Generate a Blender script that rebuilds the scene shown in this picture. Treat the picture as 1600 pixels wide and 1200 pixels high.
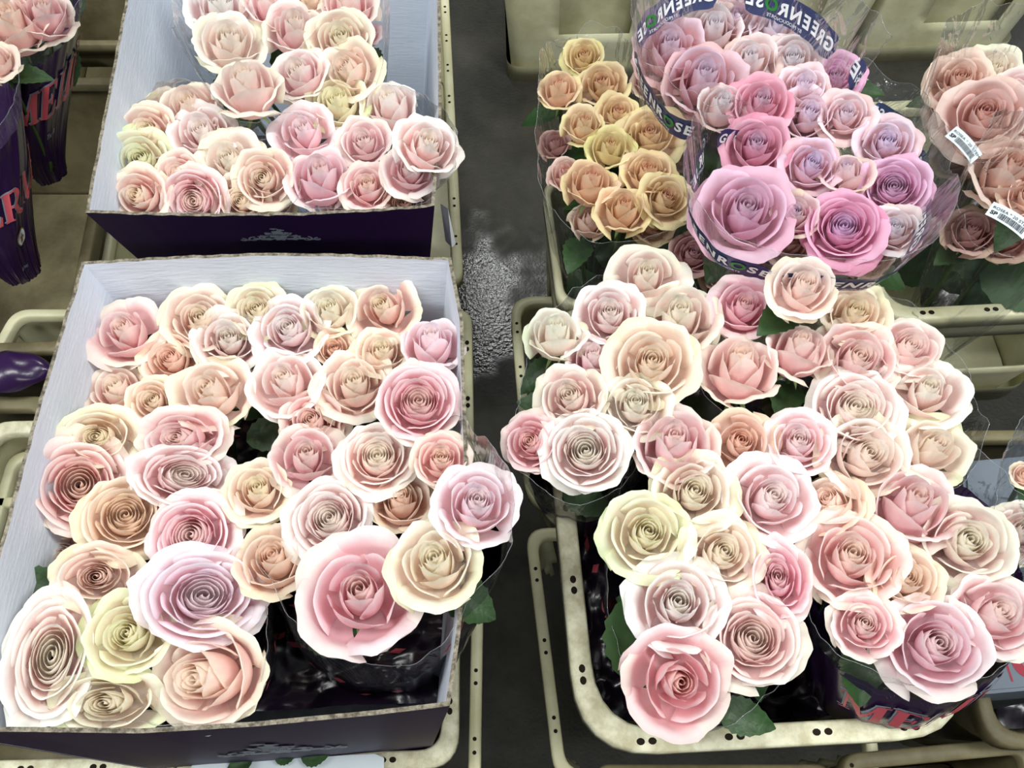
import bpy, bmesh, math, random
from mathutils import Vector, Matrix, noise

# ------------------------------------------------------------------ camera
S = bpy.context.scene
for o in list(bpy.data.objects):
    bpy.data.objects.remove(o)
CAMH = 1.62
F = 1310.0
PITCH = math.radians(63.0)
cd = bpy.data.cameras.new('camera')
cam = bpy.data.objects.new('camera', cd)
S.collection.objects.link(cam)
cam.location = (0, 0, CAMH)
cam.rotation_euler = (math.pi / 2 - PITCH, 0, 0)
cd.sensor_fit = 'HORIZONTAL'
cd.sensor_width = 36
cd.lens = 36 * F / 1600
cd.clip_start = 0.02
S.camera = cam
S.view_settings.view_transform = 'Standard'
S.view_settings.look = 'None'
S.view_settings.gamma = 1
S.view_settings.exposure = 0.15
try:
    S.cycles.transparent_max_bounces = 24
except Exception:
    pass

# ------------------------------------------------------------------ light
w = bpy.data.worlds.new('hall')
S.world = w
w.use_nodes = True
w.node_tree.nodes['Background'].inputs[0].default_value = (0.80, 0.90, 1.0, 1)
w.node_tree.nodes['Background'].inputs[1].default_value = 0.07


def area(name, loc, size, power, col=(1, 1, 1), target=None):
    l = bpy.data.lights.new(name, 'AREA')
    l.shape = 'RECTANGLE'
    l.size, l.size_y = size
    l.energy = power
    l.color = col
    o = bpy.data.objects.new(name, l)
    S.collection.objects.link(o)
    o.location = loc
    if target is not None:
        d = Vector(target) - Vector(loc)
        o.rotation_euler = d.to_track_quat('-Z', 'Y').to_euler()
    return o


LC = (0.975, 1.0, 0.98)
area('hall_lamp', (1.5, 0.2, 3.5), (0.5, 2.6), 78, LC, (0.35, 0.6, 0.8))
area('hall_lamp', (-1.5, 0.2, 3.5), (0.5, 2.6), 74, LC, (-0.3, 0.6, 0.8))
area('hall_lamp', (0.3, -2.0, 3.3), (2.4, 0.4), 34, LC, (0.1, 0.7, 0.6))
area('hall_lamp', (-0.30, 3.5, 3.5), (1.3, 0.3), 36, LC, (0, 1.2, 0))

SN, CS = math.sin(PITCH), math.cos(PITCH)
RIGHT = Vector((1, 0, 0))
UP = Vector((0, SN, CS))


def ray(px, py):
    u = (px - 800) / F
    v = (py - 600) / F
    return Vector((u, CS - v * SN, -SN - v * CS))


def P(px, py, z):
    "where the sight line of a photo pixel meets the level z"
    r = ray(px, py)
    t = (z - CAMH) / r.z
    return Vector((0, 0, CAMH)) + r * t


def depth(px, py, z):
    return (z - CAMH) / ray(px, py).z


# ------------------------------------------------------------------ colours and materials
def lin(c):
    return tuple(((x / 255) / 12.92 if x / 255 <= 0.04045 else ((x / 255 + 0.055) / 1.055) ** 2.4) for x in c)


def new_mat(name):
    m = bpy.data.materials.new(name)
    m.use_nodes = True
    nt = m.node_tree
    b = nt.nodes['Principled BSDF']
    return m, nt, b


def N(nt, t, **kw):
    n = nt.nodes.new(t)
    for k, v in kw.items():
        setattr(n, k, v)
    return n


def plain(name, rgb, rough=0.5, spec=0.5, noise_amt=0.0, scale=20, dark=None, bump=0.0, bscale=80, metal=0, stretch=None):
    m, nt, b = new_mat(name)
    b.inputs['Roughness'].default_value = rough
    b.inputs['Specular IOR Level'].default_value = spec
    b.inputs['Metallic'].default_value = metal
    c = lin(rgb)
    b.inputs['Base Color'].default_value = (*c, 1)
    tc = N(nt, 'ShaderNodeTexCoord')
    src = tc.outputs['Object']
    if stretch:
        mp = N(nt, 'ShaderNodeMapping')
        mp.inputs['Scale'].default_value = stretch
        nt.links.new(src, mp.inputs[0])
        src = mp.outputs[0]
    if noise_amt or dark:
        n = N(nt, 'ShaderNodeTexNoise')
        n.inputs['Scale'].default_value = scale
        n.inputs['Detail'].default_value = 6
        n.inputs['Roughness'].default_value = 0.65
        nt.links.new(src, n.inputs[0])
        r = N(nt, 'ShaderNodeValToRGB')
        r.color_ramp.elements[0].position = 0.38
        r.color_ramp.elements[1].position = 0.62
        dk = lin(dark) if dark else tuple(x * (1 - noise_amt) for x in c)
        r.color_ramp.elements[0].color = (*dk, 1)
        r.color_ramp.elements[1].color = (*c, 1)
        nt.links.new(n.outputs[0], r.inputs[0])
        nt.links.new(r.outputs[0], b.inputs['Base Color'])
    if bump:
        n2 = N(nt, 'ShaderNodeTexNoise')
        n2.inputs['Scale'].default_value = bscale
        n2.inputs['Detail'].default_value = 4
        nt.links.new(src, n2.inputs[0])
        bp = N(nt, 'ShaderNodeBump')
        bp.inputs['Strength'].default_value = bump
        bp.inputs['Distance'].default_value = 0.004
        nt.links.new(n2.outputs[0], bp.inputs['Height'])
        nt.links.new(bp.outputs[0], b.inputs['Normal'])
    return m


def petal_material():
    m, nt, b = new_mat('petal')
    L = nt.links
    pc = N(nt, 'ShaderNodeVertexColor')
    pc.layer_name = 'pc'
    sep = N(nt, 'ShaderNodeSeparateColor')
    L.new(pc.outputs['Color'], sep.inputs[0])

    def oa(name):
        a = N(nt, 'ShaderNodeAttribute')
        a.attribute_type = 'OBJECT'
        a.attribute_name = name
        return a.outputs['Color']

    def ramp(src, p0, p1):
        mr = N(nt, 'ShaderNodeMapRange')
        mr.interpolation_type = 'SMOOTHSTEP'
        mr.inputs['From Min'].default_value = p0
        mr.inputs['From Max'].default_value = p1
        L.new(src, mr.inputs['Value'])
        return mr.outputs[0]

    def mix(f, a, c2):
        x = N(nt, 'ShaderNodeMix', data_type='RGBA')
        L.new(f, x.inputs['Factor'])
        L.new(a, x.inputs['A'])
        L.new(c2, x.inputs['B'])
        return x.outputs['Result']
    tc = N(nt, 'ShaderNodeTexCoord')
    nz = N(nt, 'ShaderNodeTexNoise')
    nz.inputs['Scale'].default_value = 2.2
    nz.inputs['Detail'].default_value = 3
    L.new(tc.outputs['Object'], nz.inputs[0])
    ad = N(nt, 'ShaderNodeMath', operation='MULTIPLY_ADD')
    L.new(nz.outputs[0], ad.inputs[0])
    ad.inputs[1].default_value = 0.5
    L.new(sep.outputs['Red'], ad.inputs[2])          # edge value + blotches
    f1 = ramp(ad.outputs[0], 0.84, 1.26)
    c1 = mix(f1, oa('tone_base'), oa('tone_edge'))
    c2 = mix(ramp(sep.outputs['Green'], 0.42, 0.12), c1, oa('tone_heart'))
    gm = N(nt, 'ShaderNodeMath', operation='MULTIPLY')
    L.new(ramp(sep.outputs['Green'], 0.80, 0.95), gm.inputs[0])
    L.new(ramp(ad.outputs[0], 0.75, 1.35), gm.inputs[1])
    c3 = mix(gm.outputs[0], c2, oa('tone_guard'))
    L.new(c3, b.inputs['Base Color'])
    b.inputs['Roughness'].default_value = 0.6
    b.inputs['Specular IOR Level'].default_value = 0.2
    # fine veins running up the petal
    uv = N(nt, 'ShaderNodeUVMap')
    mp = N(nt, 'ShaderNodeMapping')
    mp.inputs['Scale'].default_value = (26, 2.0, 1)
    L.new(uv.outputs[0], mp.inputs[0])
    n2 = N(nt, 'ShaderNodeTexNoise')
    n2.inputs['Scale'].default_value = 1.0
    L.new(mp.outputs[0], n2.inputs[0])
    bp = N(nt, 'ShaderNodeBump')
    bp.inputs['Strength'].default_value = 0.22
    bp.inputs['Distance'].default_value = 0.002
    L.new(n2.outputs[0], bp.inputs['Height'])
    L.new(bp.outputs[0], b.inputs['Normal'])
    tr = N(nt, 'ShaderNodeBsdfTranslucent')
    L.new(c3, tr.inputs['Color'])
    ms = N(nt, 'ShaderNodeMixShader')
    ms.inputs[0].default_value = 0.36
    out = nt.nodes['Material Output']
    L.new(b.outputs[0], ms.inputs[1])
    L.new(tr.outputs[0], ms.inputs[2])
    L.new(ms.outputs[0], out.inputs[0])
    return m


def film_material(name, tint=(1, 1, 1), haze=0.05, gloss=0.55, hazecol=(0.8, 0.85, 0.9)):
    m, nt, b = new_mat(name)
    L = nt.links
    nt.nodes.remove(b)
    tr = N(nt, 'ShaderNodeBsdfTransparent')
    tr.inputs[0].default_value = (*tint, 1)
    gl = N(nt, 'ShaderNodeBsdfGlossy')
    gl.inputs['Roughness'].default_value = 0.13
    df = N(nt, 'ShaderNodeBsdfDiffuse')
    df.inputs[0].default_value = (*hazecol, 1)
    tc = N(nt, 'ShaderNodeTexCoord')
    n = N(nt, 'ShaderNodeTexNoise')
    n.inputs['Scale'].default_value = 26
    n.inputs['Detail'].default_value = 3
    n.inputs['Distortion'].default_value = 1.2
    mp = N(nt, 'ShaderNodeMapping')
    mp.inputs['Scale'].default_value = (1, 1, 0.25)
    L.new(tc.outputs['Object'], mp.inputs[0])
    L.new(mp.outputs[0], n.inputs[0])
    bp = N(nt, 'ShaderNodeBump')
    bp.inputs['Strength'].default_value = 0.8
    bp.inputs['Distance'].default_value = 0.02
    L.new(n.outputs[0], bp.inputs['Height'])
    L.new(bp.outputs[0], gl.inputs['Normal'])
    fr = N(nt, 'ShaderNodeFresnel')
    fr.inputs['IOR'].default_value = 1.45
    L.new(bp.outputs[0], fr.inputs['Normal'])
    fm = N(nt, 'ShaderNodeMath', operation='MULTIPLY')
    L.new(fr.outputs[0], fm.inputs[0])
    fm.inputs[1].default_value = gloss
    m1 = N(nt, 'ShaderNodeMixShader')
    m1.inputs[0].default_value = haze
    L.new(tr.outputs[0], m1.inputs[1])
    L.new(df.outputs[0], m1.inputs[2])
    m2 = N(nt, 'ShaderNodeMixShader')
    L.new(fm.outputs[0], m2.inputs[0])
    L.new(m1.outputs[0], m2.inputs[1])
    L.new(gl.outputs[0], m2.inputs[2])
    L.new(m2.outputs[0], nt.nodes['Material Output'].inputs[0])
    return m


M = {}
M['petal'] = petal_material()
M['leaf'] = plain('leaf', (48, 78, 40), 0.45, 0.4, 0.4, 30, bump=0.3, bscale=120)
M['stem'] = plain('stem', (70, 96, 48), 0.5, 0.4, 0.3, 30)
M['sepal'] = plain('sepal', (128, 150, 88), 0.55, 0.3, 0.25, 30)


def smooth(me):
    for p in me.polygons:
        p.use_smooth = True


def link(name, me, mat=None, parent=None, flat=False):
    if mat is not None:
        me.materials.append(mat)
    if not flat:
        smooth(me)
    o = bpy.data.objects.new(name, me)
    S.collection.objects.link(o)
    if parent is not None:
        o.parent = parent
    return o


def from_bm(bm, name):
    me = bpy.data.meshes.new(name)
    bm.to_mesh(me)
    bm.free()
    return me


def pydata(name, v, f):
    me = bpy.data.meshes.new(name)
    me.from_pydata([tuple(x) for x in v], [], f)
    me.update()
    return me


def tag(o, label=None, cat=None, group=None, kind=None):
    if label:
        o['label'] = label
    if cat:
        o['category'] = cat
    if group:
        o['group'] = group
    if kind:
        o['kind'] = kind
    return o


def empty(name, loc=(0, 0, 0)):
    o = bpy.data.objects.new(name, None)
    o.empty_display_size = 0.02
    S.collection.objects.link(o)
    o.location = loc
    return o


def tube(pts, rad, seg=8, cap=True):
    "verts, faces of a round tube along points; rad may be a list"
    V, Fc = [], []
    n = len(pts)
    for i, p in enumerate(pts):
        p = Vector(p)
        a = Vector(pts[max(i - 1, 0)])
        b = Vector(pts[min(i + 1, n - 1)])
        d = (b - a).normalized()
        x = d.cross(Vector((0, 0, 1)))
        if x.length < 0.05:
            x = d.cross(Vector((0, 1, 0)))
        x.normalize()
        y = d.cross(x)
        r = rad[i] if isinstance(rad, (list, tuple)) else rad
        for k in range(seg):
            t = 2 * math.pi * k / seg
            V.append(p + x * math.cos(t) * r + y * math.sin(t) * r)
    for i in range(n - 1):
        for k in range(seg):
            k2 = (k + 1) % seg
            Fc.append((i * seg + k, i * seg + k2, (i + 1) * seg + k2, (i + 1) * seg + k))
    if cap:
        Fc.append(tuple(range(seg))[::-1])
        Fc.append(tuple((n - 1) * seg + k for k in range(seg)))
    return V, Fc

# ------------------------------------------------------------------ roses
def bez(t, a, b, c, d):
    k = 1 - t
    return k * k * k * a + 3 * k * k * t * b + 3 * k * t * t * c + t * t * t * d


def petal_grid(V, Fc, UV, COL, rnd, phi, q, H, W, Rb, Rt, curl, drop=0.3, point=0.06, spiral=0.04, ruff=0.012, nu=16, nv=12, base_r=0.08, roll=0.16, cx=0.0, cy=0.0):
    off = len(V)
    ph = rnd.uniform(0, 6.28)
    ph2 = rnd.uniform(0, 6.28)
    skew = rnd.uniform(-0.18, 0.18) * (1 if q > 0.38 else 0.35)
    rv = rnd.random()
    for j in range(nv + 1):
        t = j / nv
        t = 1 - (1 - t) ** 1.25
        for i in range(nu + 1):
            s = -1 + 2 * i / nu
            sa = abs(s)
            tm = 1 - drop * sa ** 2.4 + point * max(0, 1 - abs(s - skew) * 2.2) ** 1.5 + skew * 0.25 * s
            tt = t * tm
            r = bez(tt, base_r, Rb * 1.12, Rb * 1.10, Rt)
            z = bez(tt, 0.0, 0.06 * H, 0.66 * H, H)
            wd = W * (0.30 + 0.70 * math.sin(min(1.0, tt * 1.35) * math.pi / 2))
            a = phi + s * wd + skew * 0.2 * t
            r += spiral * s * (0.3 + 0.7 * t)
            # distance to the free edge
            em = max(t, 1 - (1 - sa) * 2.2 if sa > 0.5 and t > 0.35 else 0)
            k = max(0.0, (em - (1 - roll * 1.6)) / (roll * 1.6))
            top = max(0.0, (t - 0.45) / 0.55)
            r += curl * k ** 1.4 * top
            z -= abs(curl) * 0.75 * k ** 2.4 * top
            rf = ruff * (t ** 3)
            r += rf * (math.sin(s * 7 + ph) + 0.6 * math.sin(s * 15 + ph2))
            z += rf * (0.5 if q < 0.38 else 0.9) * (math.sin(s * 9 + ph2) + 0.7 * math.sin(s * 21 + ph))
            V.append((r * math.cos(a) + cx * t, r * math.sin(a) + cy * t, z))
            UV.append(((s + 1) / 2, t))
            e = max(t, (sa ** 3) * min(1, t * 1.4))
            COL.append((e, q, rv, 1))
    for j in range(nv):
        for i in range(nu):
            a = off + j * (nu + 1) + i
            Fc.append((a, a + 1, a + nu + 2, a + nu + 1))


def finish(name, V, Fc, UV, COL):
    me = pydata(name, V, Fc)
    uvl = me.uv_layers.new(name='UVMap')
    for l in me.loops:
        uvl.data[l.index].uv = UV[l.vertex_index]
    ca = me.color_attributes.new('pc', 'FLOAT_COLOR', 'POINT')
    for i, c in enumerate(COL):
        ca.data[i].color = c
    me.materials.append(M['petal'])
    smooth(me)
    return me


GA = math.radians(137.5)
VAR = {}


def rose_variant(kind, seed):
    "returns dict with heart mesh, list of outer petal meshes, calyx mesh, H"
    rnd = random.Random(seed * 77 + ord(kind[0]))
    cfg = dict(
        o=dict(H=1.0, ni=16, nm=11, no=6, core=0.46, mid=(0.44, 0.84), mt=(0.98, 1.10), out=(0.82, 0.80), ot=(0.98, 1.08), hin=0.90, hmid=(1.0, .88), hout=(0.80, 0.60), curl=0.18),
        h=dict(H=1.30, ni=13, nm=7, no=6, core=0.34, mid=(0.42, 0.76), mt=(0.86, 1.02), out=(0.80, 0.80), ot=(0.95, 1.06), hin=1.0, hmid=(1.0, .84), hout=(0.80, 0.56), curl=0.20),
        b=dict(H=1.66, ni=11, nm=6, no=5, core=0.30, mid=(0.44, 0.76), mt=(0.72, 0.94), out=(0.82, 0.84), ot=(0.90, 1.02), hin=1.0, hmid=(.99, .84), hout=(0.82, 0.52), curl=0.20),
        c=dict(H=1.42, ni=12, nm=5, no=5, core=0.29, mid=(0.44, 0.74), mt=(0.80, 0.94), out=(0.84, 0.82), ot=(1.00, 1.06), hin=1.0, hmid=(.99, .82), hout=(0.80, 0.60), curl=0.26),
    )[kind]
    H0 = cfg['H']
    V, Fc, UV, COL = [], [], [], []
    ni, nm, no = cfg['ni'], cfg['nm'], cfg['no']
    ecx, ecy = rnd.uniform(-0.05, 0.05), rnd.uniform(-0.05, 0.05)
    phi = rnd.uniform(0, 6.28)
    for i in range(ni):
        f = i / (ni - 1)
        rt = 0.035 + (cfg['core'] - 0.035) * f ** 0.85
        rb = max(rt * 1.12, 0.10 + 0.30 * f)
        hh = H0 * (cfg['hin'] - 0.05 * (1 - f) + 0.05 * math.sin(f * 3.0) + rnd.uniform(-0.015, 0.015))
        W = math.radians(104 - 40 * f) + rnd.uniform(-0.1, 0.1)
        petal_grid(V, Fc, UV, COL, rnd, phi, 0.02 + 0.36 * f, hh, W, rb, rt, 0.03 * f, drop=0.12 + 0.14 * f, point=0.01, spiral=0.030, ruff=0.002 + 0.006 * f, nu=16, nv=9, cx=ecx * 1.2, cy=ecy * 1.2, roll=0.1)
        phi += GA
    for i in range(nm):
        f = i / max(1, nm - 1)
        rb = cfg['mid'][0] + (cfg['mid'][1] - cfg['mid'][0]) * f
        rt = rb * (cfg['mt'][0] + (cfg['mt'][1] - cfg['mt'][0]) * f) + rnd.uniform(-0.02, 0.02)
        hh = H0 * (cfg['hmid'][0] + (cfg['hmid'][1] - cfg['hmid'][0]) * f + rnd.uniform(-0.03, 0.03))
        W = math.radians(66 + rnd.uniform(-6, 6))
        petal_grid(V, Fc, UV, COL, rnd, phi, 0.40 + 0.34 * f, hh, W, rb, rt, 0.04 + 0.08 * f, drop=0.34, point=0.04, spiral=0.05, ruff=0.010, nu=20, nv=12, cx=ecx, cy=ecy, roll=0.15)
        phi += GA
    heart = finish('rose_heart', V, Fc, UV, COL)
    outs = []
    for i in range(no):
        f = i / max(1, no - 1)
        V, Fc, UV, COL = [], [], [], []
        rb = cfg['out'][0] + (cfg['out'][1] - cfg['out'][0]) * f + rnd.uniform(-0.03, 0.03)
        rt = cfg['ot'][0] + (cfg['ot'][1] - cfg['ot'][0]) * f + rnd.uniform(-0.05, 0.05)
        hh = H0 * (cfg['hout'][0] + (cfg['hout'][1] - cfg['hout'][0]) * f + rnd.uniform(-0.05, 0.05))
        W = math.radians(58 + rnd.uniform(-10, 10))
        petal_grid(V, Fc, UV, COL, rnd, phi, 0.82 + 0.16 * f, hh, W, rb, rt, cfg['curl'] * rnd.uniform(0.6, 1.35), drop=rnd.uniform(0.24, 0.42), point=rnd.uniform(0.0, 0.18), spiral=0.05, ruff=0.026, nu=20, nv=12, roll=0.2)
        outs.append(finish('outer_petal', V, Fc, UV, COL))
        phi += GA
    # calyx: green cup with five sepals
    V, Fc = [], []
    for j, (r, z) in enumerate([(0.05, -0.34), (0.13, -0.28), (0.20, -0.14), (0.22, 0.02), (0.12, 0.06)]):
        for k in range(10):
            a = 2 * math.pi * k / 10
            V.append((r * math.cos(a), r * math.sin(a), z))
    for j in range(4):
        for k in range(10):
            k2 = (k + 1) % 10
            Fc.append((j * 10 + k, j * 10 + k2, j * 10 + 10 + k2, j * 10 + 10 + k))
    for k in range(5):
        a = 2 * math.pi * k / 5 + rnd.uniform(-.2, .2)
        o = len(V)
        dn = rnd.uniform(-0.45, -0.12)
        for j in range(6):
            t = j / 5
            r = 0.17 + 0.50 * t
            z = -0.06 + 0.08 * math.sin(t * 3) + dn * t
            wv = 0.11 * (1 - t) ** 0.8 + 0.004
            for s in (-1, 0, 1):
                V.append((r * math.cos(a) - s * wv * math.sin(a), r * math.sin(a) + s * wv * math.cos(a), z - 0.03 * abs(s)))
        for j in range(5):
            for s in range(2):
                b = o + j * 3 + s
                Fc.append((b, b + 1, b + 4, b + 3))
    cal = pydata('calyx', V, Fc)
    cal.materials.append(M['sepal'])
    smooth(cal)
    rad = sorted(v.co.xy.length for me in outs for v in me.vertices)
    RM = rad[int(len(rad) * 0.93)]
    VAR[(kind, seed)] = dict(RM=RM, heart=heart, outs=outs, calyx=cal, H=H0)
    return VAR[(kind, seed)]


TONES = dict(
    cream=((252, 226, 212), (253, 248, 236), (244, 244, 212), (254, 244, 226), 'creamy white'),
    greeny=((251, 231, 212), (250, 247, 228), (232, 238, 194), (251, 242, 220), 'greenish cream'),
    blush=((249, 206, 202), (254, 244, 234), (247, 241, 220), (254, 238, 224), 'pale blush'),
    pink=((247, 190, 196), (253, 239, 236), (248, 240, 224), (253, 230, 222), 'soft pink'),
    rosy=((245, 176, 188), (252, 231, 234), (248, 236, 226), (251, 218, 214), 'rosy pink'),
    white=((249, 206, 208), (254, 250, 249), (252, 246, 240), (254, 243, 238), 'white edged pink'),
    peach=((246, 210, 190), (252, 238, 222), (245, 237, 206), (248, 219, 197), 'warm peach'),
    tan=((234, 198, 164), (244, 225, 192), (236, 224, 170), (229, 184, 148), 'tan peach'),
    straw=((235, 208, 162), (244, 230, 188), (232, 226, 162), (233, 194, 150), 'straw yellow'),
    lilac=((236, 180, 192), (238, 216, 234), (238, 194, 196), (228, 208, 234), 'lilac centred pink'),
    violet=((232, 176, 202), (242, 206, 232), (238, 184, 210), (222, 184, 214), 'violet pink'),
    hot=((234, 164, 188), (243, 194, 214), (240, 158, 184), (226, 192, 220), 'deep pink'),
    ice=((236, 198, 204), (245, 236, 246), (236, 204, 200), (238, 228, 246), 'icy lilac white'),
    mauve=((234, 186, 192), (242, 220, 226), (232, 212, 186), (222, 194, 218), 'dusty pink'),
    beige=((232, 194, 178), (244, 226, 214), (240, 220, 200), (226, 184, 166), 'beige pink'),
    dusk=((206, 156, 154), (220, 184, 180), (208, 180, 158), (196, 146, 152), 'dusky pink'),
)


for _k in TONES:
    _m = 0.34 if _k in ('cream', 'greeny', 'blush', 'pink', 'rosy', 'white', 'peach') else 0.16
    _t = TONES[_k]
    _mx = lambda c, m: tuple(x * (1 - m) + y * m for x, y in zip(c, (255, 245, 238)))
    TONES[_k] = (_mx(_t[0], _m), _t[1], _t[2], _mx(_t[3], _m + 0.1), _t[4])


def set_tone(o, tone, jit):
    b, e, g, h, _ = TONES[tone]
    for k, c in (('tone_base', b), ('tone_edge', e), ('tone_guard', g), ('tone_heart', h)):
        c = [min(255, max(0, x * jit[i])) for i, x in enumerate(c)]
        o[k] = [float(x) for x in lin(c)]


def leaf_mesh(L=0.06, Wd=0.036, bend=0.3, seed=0):
    rnd = random.Random(seed)
    V, Fc = [], []
    n = 14
    for j in range(n + 1):
        t = j / n
        wv = Wd * 0.5 * math.sin(math.pi * t ** 0.8) ** 0.8 * (1 + (0.07 if j % 2 else -0.05))
        if j == 0 or j == n:
            wv = 0.0006
        for s in (-1, -0.5, 0, 0.5, 1):
            V.append((t * L, s * wv, -bend * L * t * t + abs(s) * wv * 0.35))
    for j in range(n):
        for s in range(4):
            a = j * 5 + s
            Fc.append((a, a + 1, a + 6, a + 5))
    me = pydata('leaf', V, Fc)
    me.materials.append(M['leaf'])
    smooth(me)
    return me


LEAVES = [leaf_mesh(0.062, 0.04, 0.25, 1), leaf_mesh(0.05, 0.032, 0.5, 2), leaf_mesh(0.07, 0.044, 0.1, 3)]
RN = random.Random(5)


def make_rose(cx, cy, w, sx, sy, kind, tone, z, label, group, foot=None, h=None, dz=0.0, leaves=2, sc=1.16, seed=None):
    rs = random.Random(int(cx * 13 + cy * 7))
    sd = seed if seed is not None else rs.randint(0, 4)
    v = VAR.get((kind, sd)) or rose_variant(kind, sd)
    z = z + dz
    C = P(cx, cy, z)
    t = depth(cx, cy, z)
    R = w * 0.5 * sc * t / F / v['RM']
    back = -ray(cx, cy).normalized()
    Rt = RIGHT
    Uv = back.cross(Rt).normalized()
    Rt = Uv.cross(back).normalized()
    k = 0.62 * v['H'] * (w * 0.5)
    ox, oy = (sx - cx) / k, (cy - sy) / k
    m = math.hypot(ox, oy)
    if m > 0.80:
        ox, oy = ox * 0.80 / m, oy * 0.80 / m
        m = 0.80
    ax = (back * math.sqrt(1 - m * m) + Rt * ox + Uv * oy).normalized()
    ax = (ax * 0.62 + Vector((0, 0, 0.38))).normalized() if h is None else ax
    # local frame: z = axis, x near screen right
    X = (Rt - ax * Rt.dot(ax)).normalized()
    Y = ax.cross(X)
    kq = rs.randint(0, 3)
    if h is None:
        ang = rs.uniform(0, 6.28)
        sxy = (R, R)
    else:
        Rh = h * 0.5 * sc * t / F / v['RM']
        ang = kq * math.pi / 2
        sxy = (R, Rh) if kq % 2 == 0 else (Rh, R)
    X2 = X * math.cos(ang) + Y * math.sin(ang)
    Y2 = ax.cross(X2)
    Rm = min(sxy)
    base = C - ax * (0.56 * v['H'] * Rm)
    root = empty('rose', base)
    mat = Matrix((X2, Y2, ax)).transposed()
    root.rotation_euler = mat.to_euler()
    root.scale = (sxy[0], sxy[1], (sxy[0] * sxy[1]) ** 0.5)
    tag(root, label, 'rose', group)
    jit = [1 + rs.uniform(-0.015, 0.012), 1 + rs.uniform(-0.025, 0.02), 1 + rs.uniform(-0.03, 0.02)]

    def child(name, me, tn=True):
        o = bpy.data.objects.new(name, me)
        S.collection.objects.link(o)
        o.parent = root
        if tn:
            set_tone(o, tone, jit)
        return o
    child('petal_heart', v['heart'])
    for me in v['outs']:
        child('outer_petal', me)
    child('calyx', v['calyx'], False)
    # stem: from the calyx down to the foot of the bunch
    inv = (Matrix.Translation(base) @ mat.to_4x4() @ Matrix.Diagonal((*root.scale, 1))).inverted()
    p0 = base - ax * (0.30 * root.scale[2])
    if foot is None:
        foot = Vector((C.x, C.y + 0.02, z - 0.30))
    ft = Vector(foot) + Vector((rs.uniform(-.012, .012), rs.uniform(-.012, .012), 0))
    down = Vector((0, 0, -1))
    p1 = p0 - ax * 0.035
    p2 = p0 + (ft - p0) * 0.35 + Vector((0, 0, -0.04))
    pts = [Vector([bez(i / 9, p0[c], p1[c], p2[c], ft[c]) for c in range(3)]) for i in range(10)]
    V, Fc = tube(pts, 0.0032, 7)
    me = pydata('stem', [inv @ q for q in V], Fc)
    me.materials.append(M['stem'])
    smooth(me)
    child('stem', me, False)
    for i in range(leaves):
        o = child('leaf', LEAVES[rs.randint(0, 2)], False)
        q = pts[1 + i * 2]
        a = rs.uniform(0, 6.28)
        d = Vector((math.cos(a), math.sin(a), rs.uniform(-0.4, 0.5))).normalized()
        y = Vector((0, 0, 1)).cross(d).normalized()
        mm = Matrix((d, y, d.cross(y))).transposed().to_4x4()
        o.matrix_basis = inv @ (Matrix.Translation(q) @ mm)
    return root

# ------------------------------------------------------------------ floor
def floor_material():
    m, nt, b = new_mat('wet_concrete')
    L = nt.links
    tc = N(nt, 'ShaderNodeTexCoord')
    n1 = N(nt, 'ShaderNodeTexNoise')
    n1.inputs['Scale'].default_value = 5
    n1.inputs['Detail'].default_value = 8
    n1.inputs['Roughness'].default_value = 0.65
    L.new(tc.outputs['Object'], n1.inputs[0])
    r = N(nt, 'ShaderNodeValToRGB')
    r.color_ramp.elements[0].position = 0.36
    r.color_ramp.elements[1].position = 0.66
    r.color_ramp.elements[0].color = (*lin((34, 33, 28)), 1)
    r.color_ramp.elements[1].color = (*lin((66, 63, 54)), 1)
    L.new(n1.outputs[0], r.inputs[0])
    L.new(r.outputs[0], b.inputs['Base Color'])
    # wet patch in the aisle
    mp = N(nt, 'ShaderNodeMapping')
    c = P(745, 470, 0)
    mp.inputs['Location'].default_value = (-c.x, -c.y, 0)
    L.new(tc.outputs['Object'], mp.inputs[0])
    n3 = N(nt, 'ShaderNodeTexNoise')
    n3.inputs['Scale'].default_value = 9
    L.new(tc.outputs['Object'], n3.inputs[0])
    ln = N(nt, 'ShaderNodeVectorMath', operation='LENGTH')
    L.new(mp.outputs[0], ln.inputs[0])
    ad = N(nt, 'ShaderNodeMath', operation='MULTIPLY_ADD')
    L.new(n3.outputs[0], ad.inputs[0])
    ad.inputs[1].default_value = 0.5
    L.new(ln.outputs['Value'], ad.inputs[2])
    mr = N(nt, 'ShaderNodeMapRange')
    mr.inputs['From Min'].default_value = 0.34
    mr.inputs['From Max'].default_value = 0.46
    mr.inputs['To Min'].default_value = 0.07
    mr.inputs['To Max'].default_value = 0.60
    L.new(ad.outputs[0], mr.inputs['Value'])
    L.new(mr.outputs[0], b.inputs['Roughness'])
    n2 = N(nt, 'ShaderNodeTexNoise')
    n2.inputs['Scale'].default_value = 130
    n2.inputs['Detail'].default_value = 3
    L.new(tc.outputs['Object'], n2.inputs[0])
    bp = N(nt, 'ShaderNodeBump')
    bp.inputs['Strength'].default_value = 0.42
    bp.inputs['Distance'].default_value = 0.003
    L.new(n2.outputs[0], bp.inputs['Height'])
    L.new(bp.outputs[0], b.inputs['Normal'])
    return m


M['floor'] = floor_material()
fl = link('floor', pydata('floor', [(-4, -3, 0), (4, -3, 0), (4, 6, 0), (-4, 6, 0)], [(0, 1, 2, 3)]), M['floor'])
tag(fl, 'dark damp concrete floor of the auction hall aisle', 'floor', kind='structure')

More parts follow.
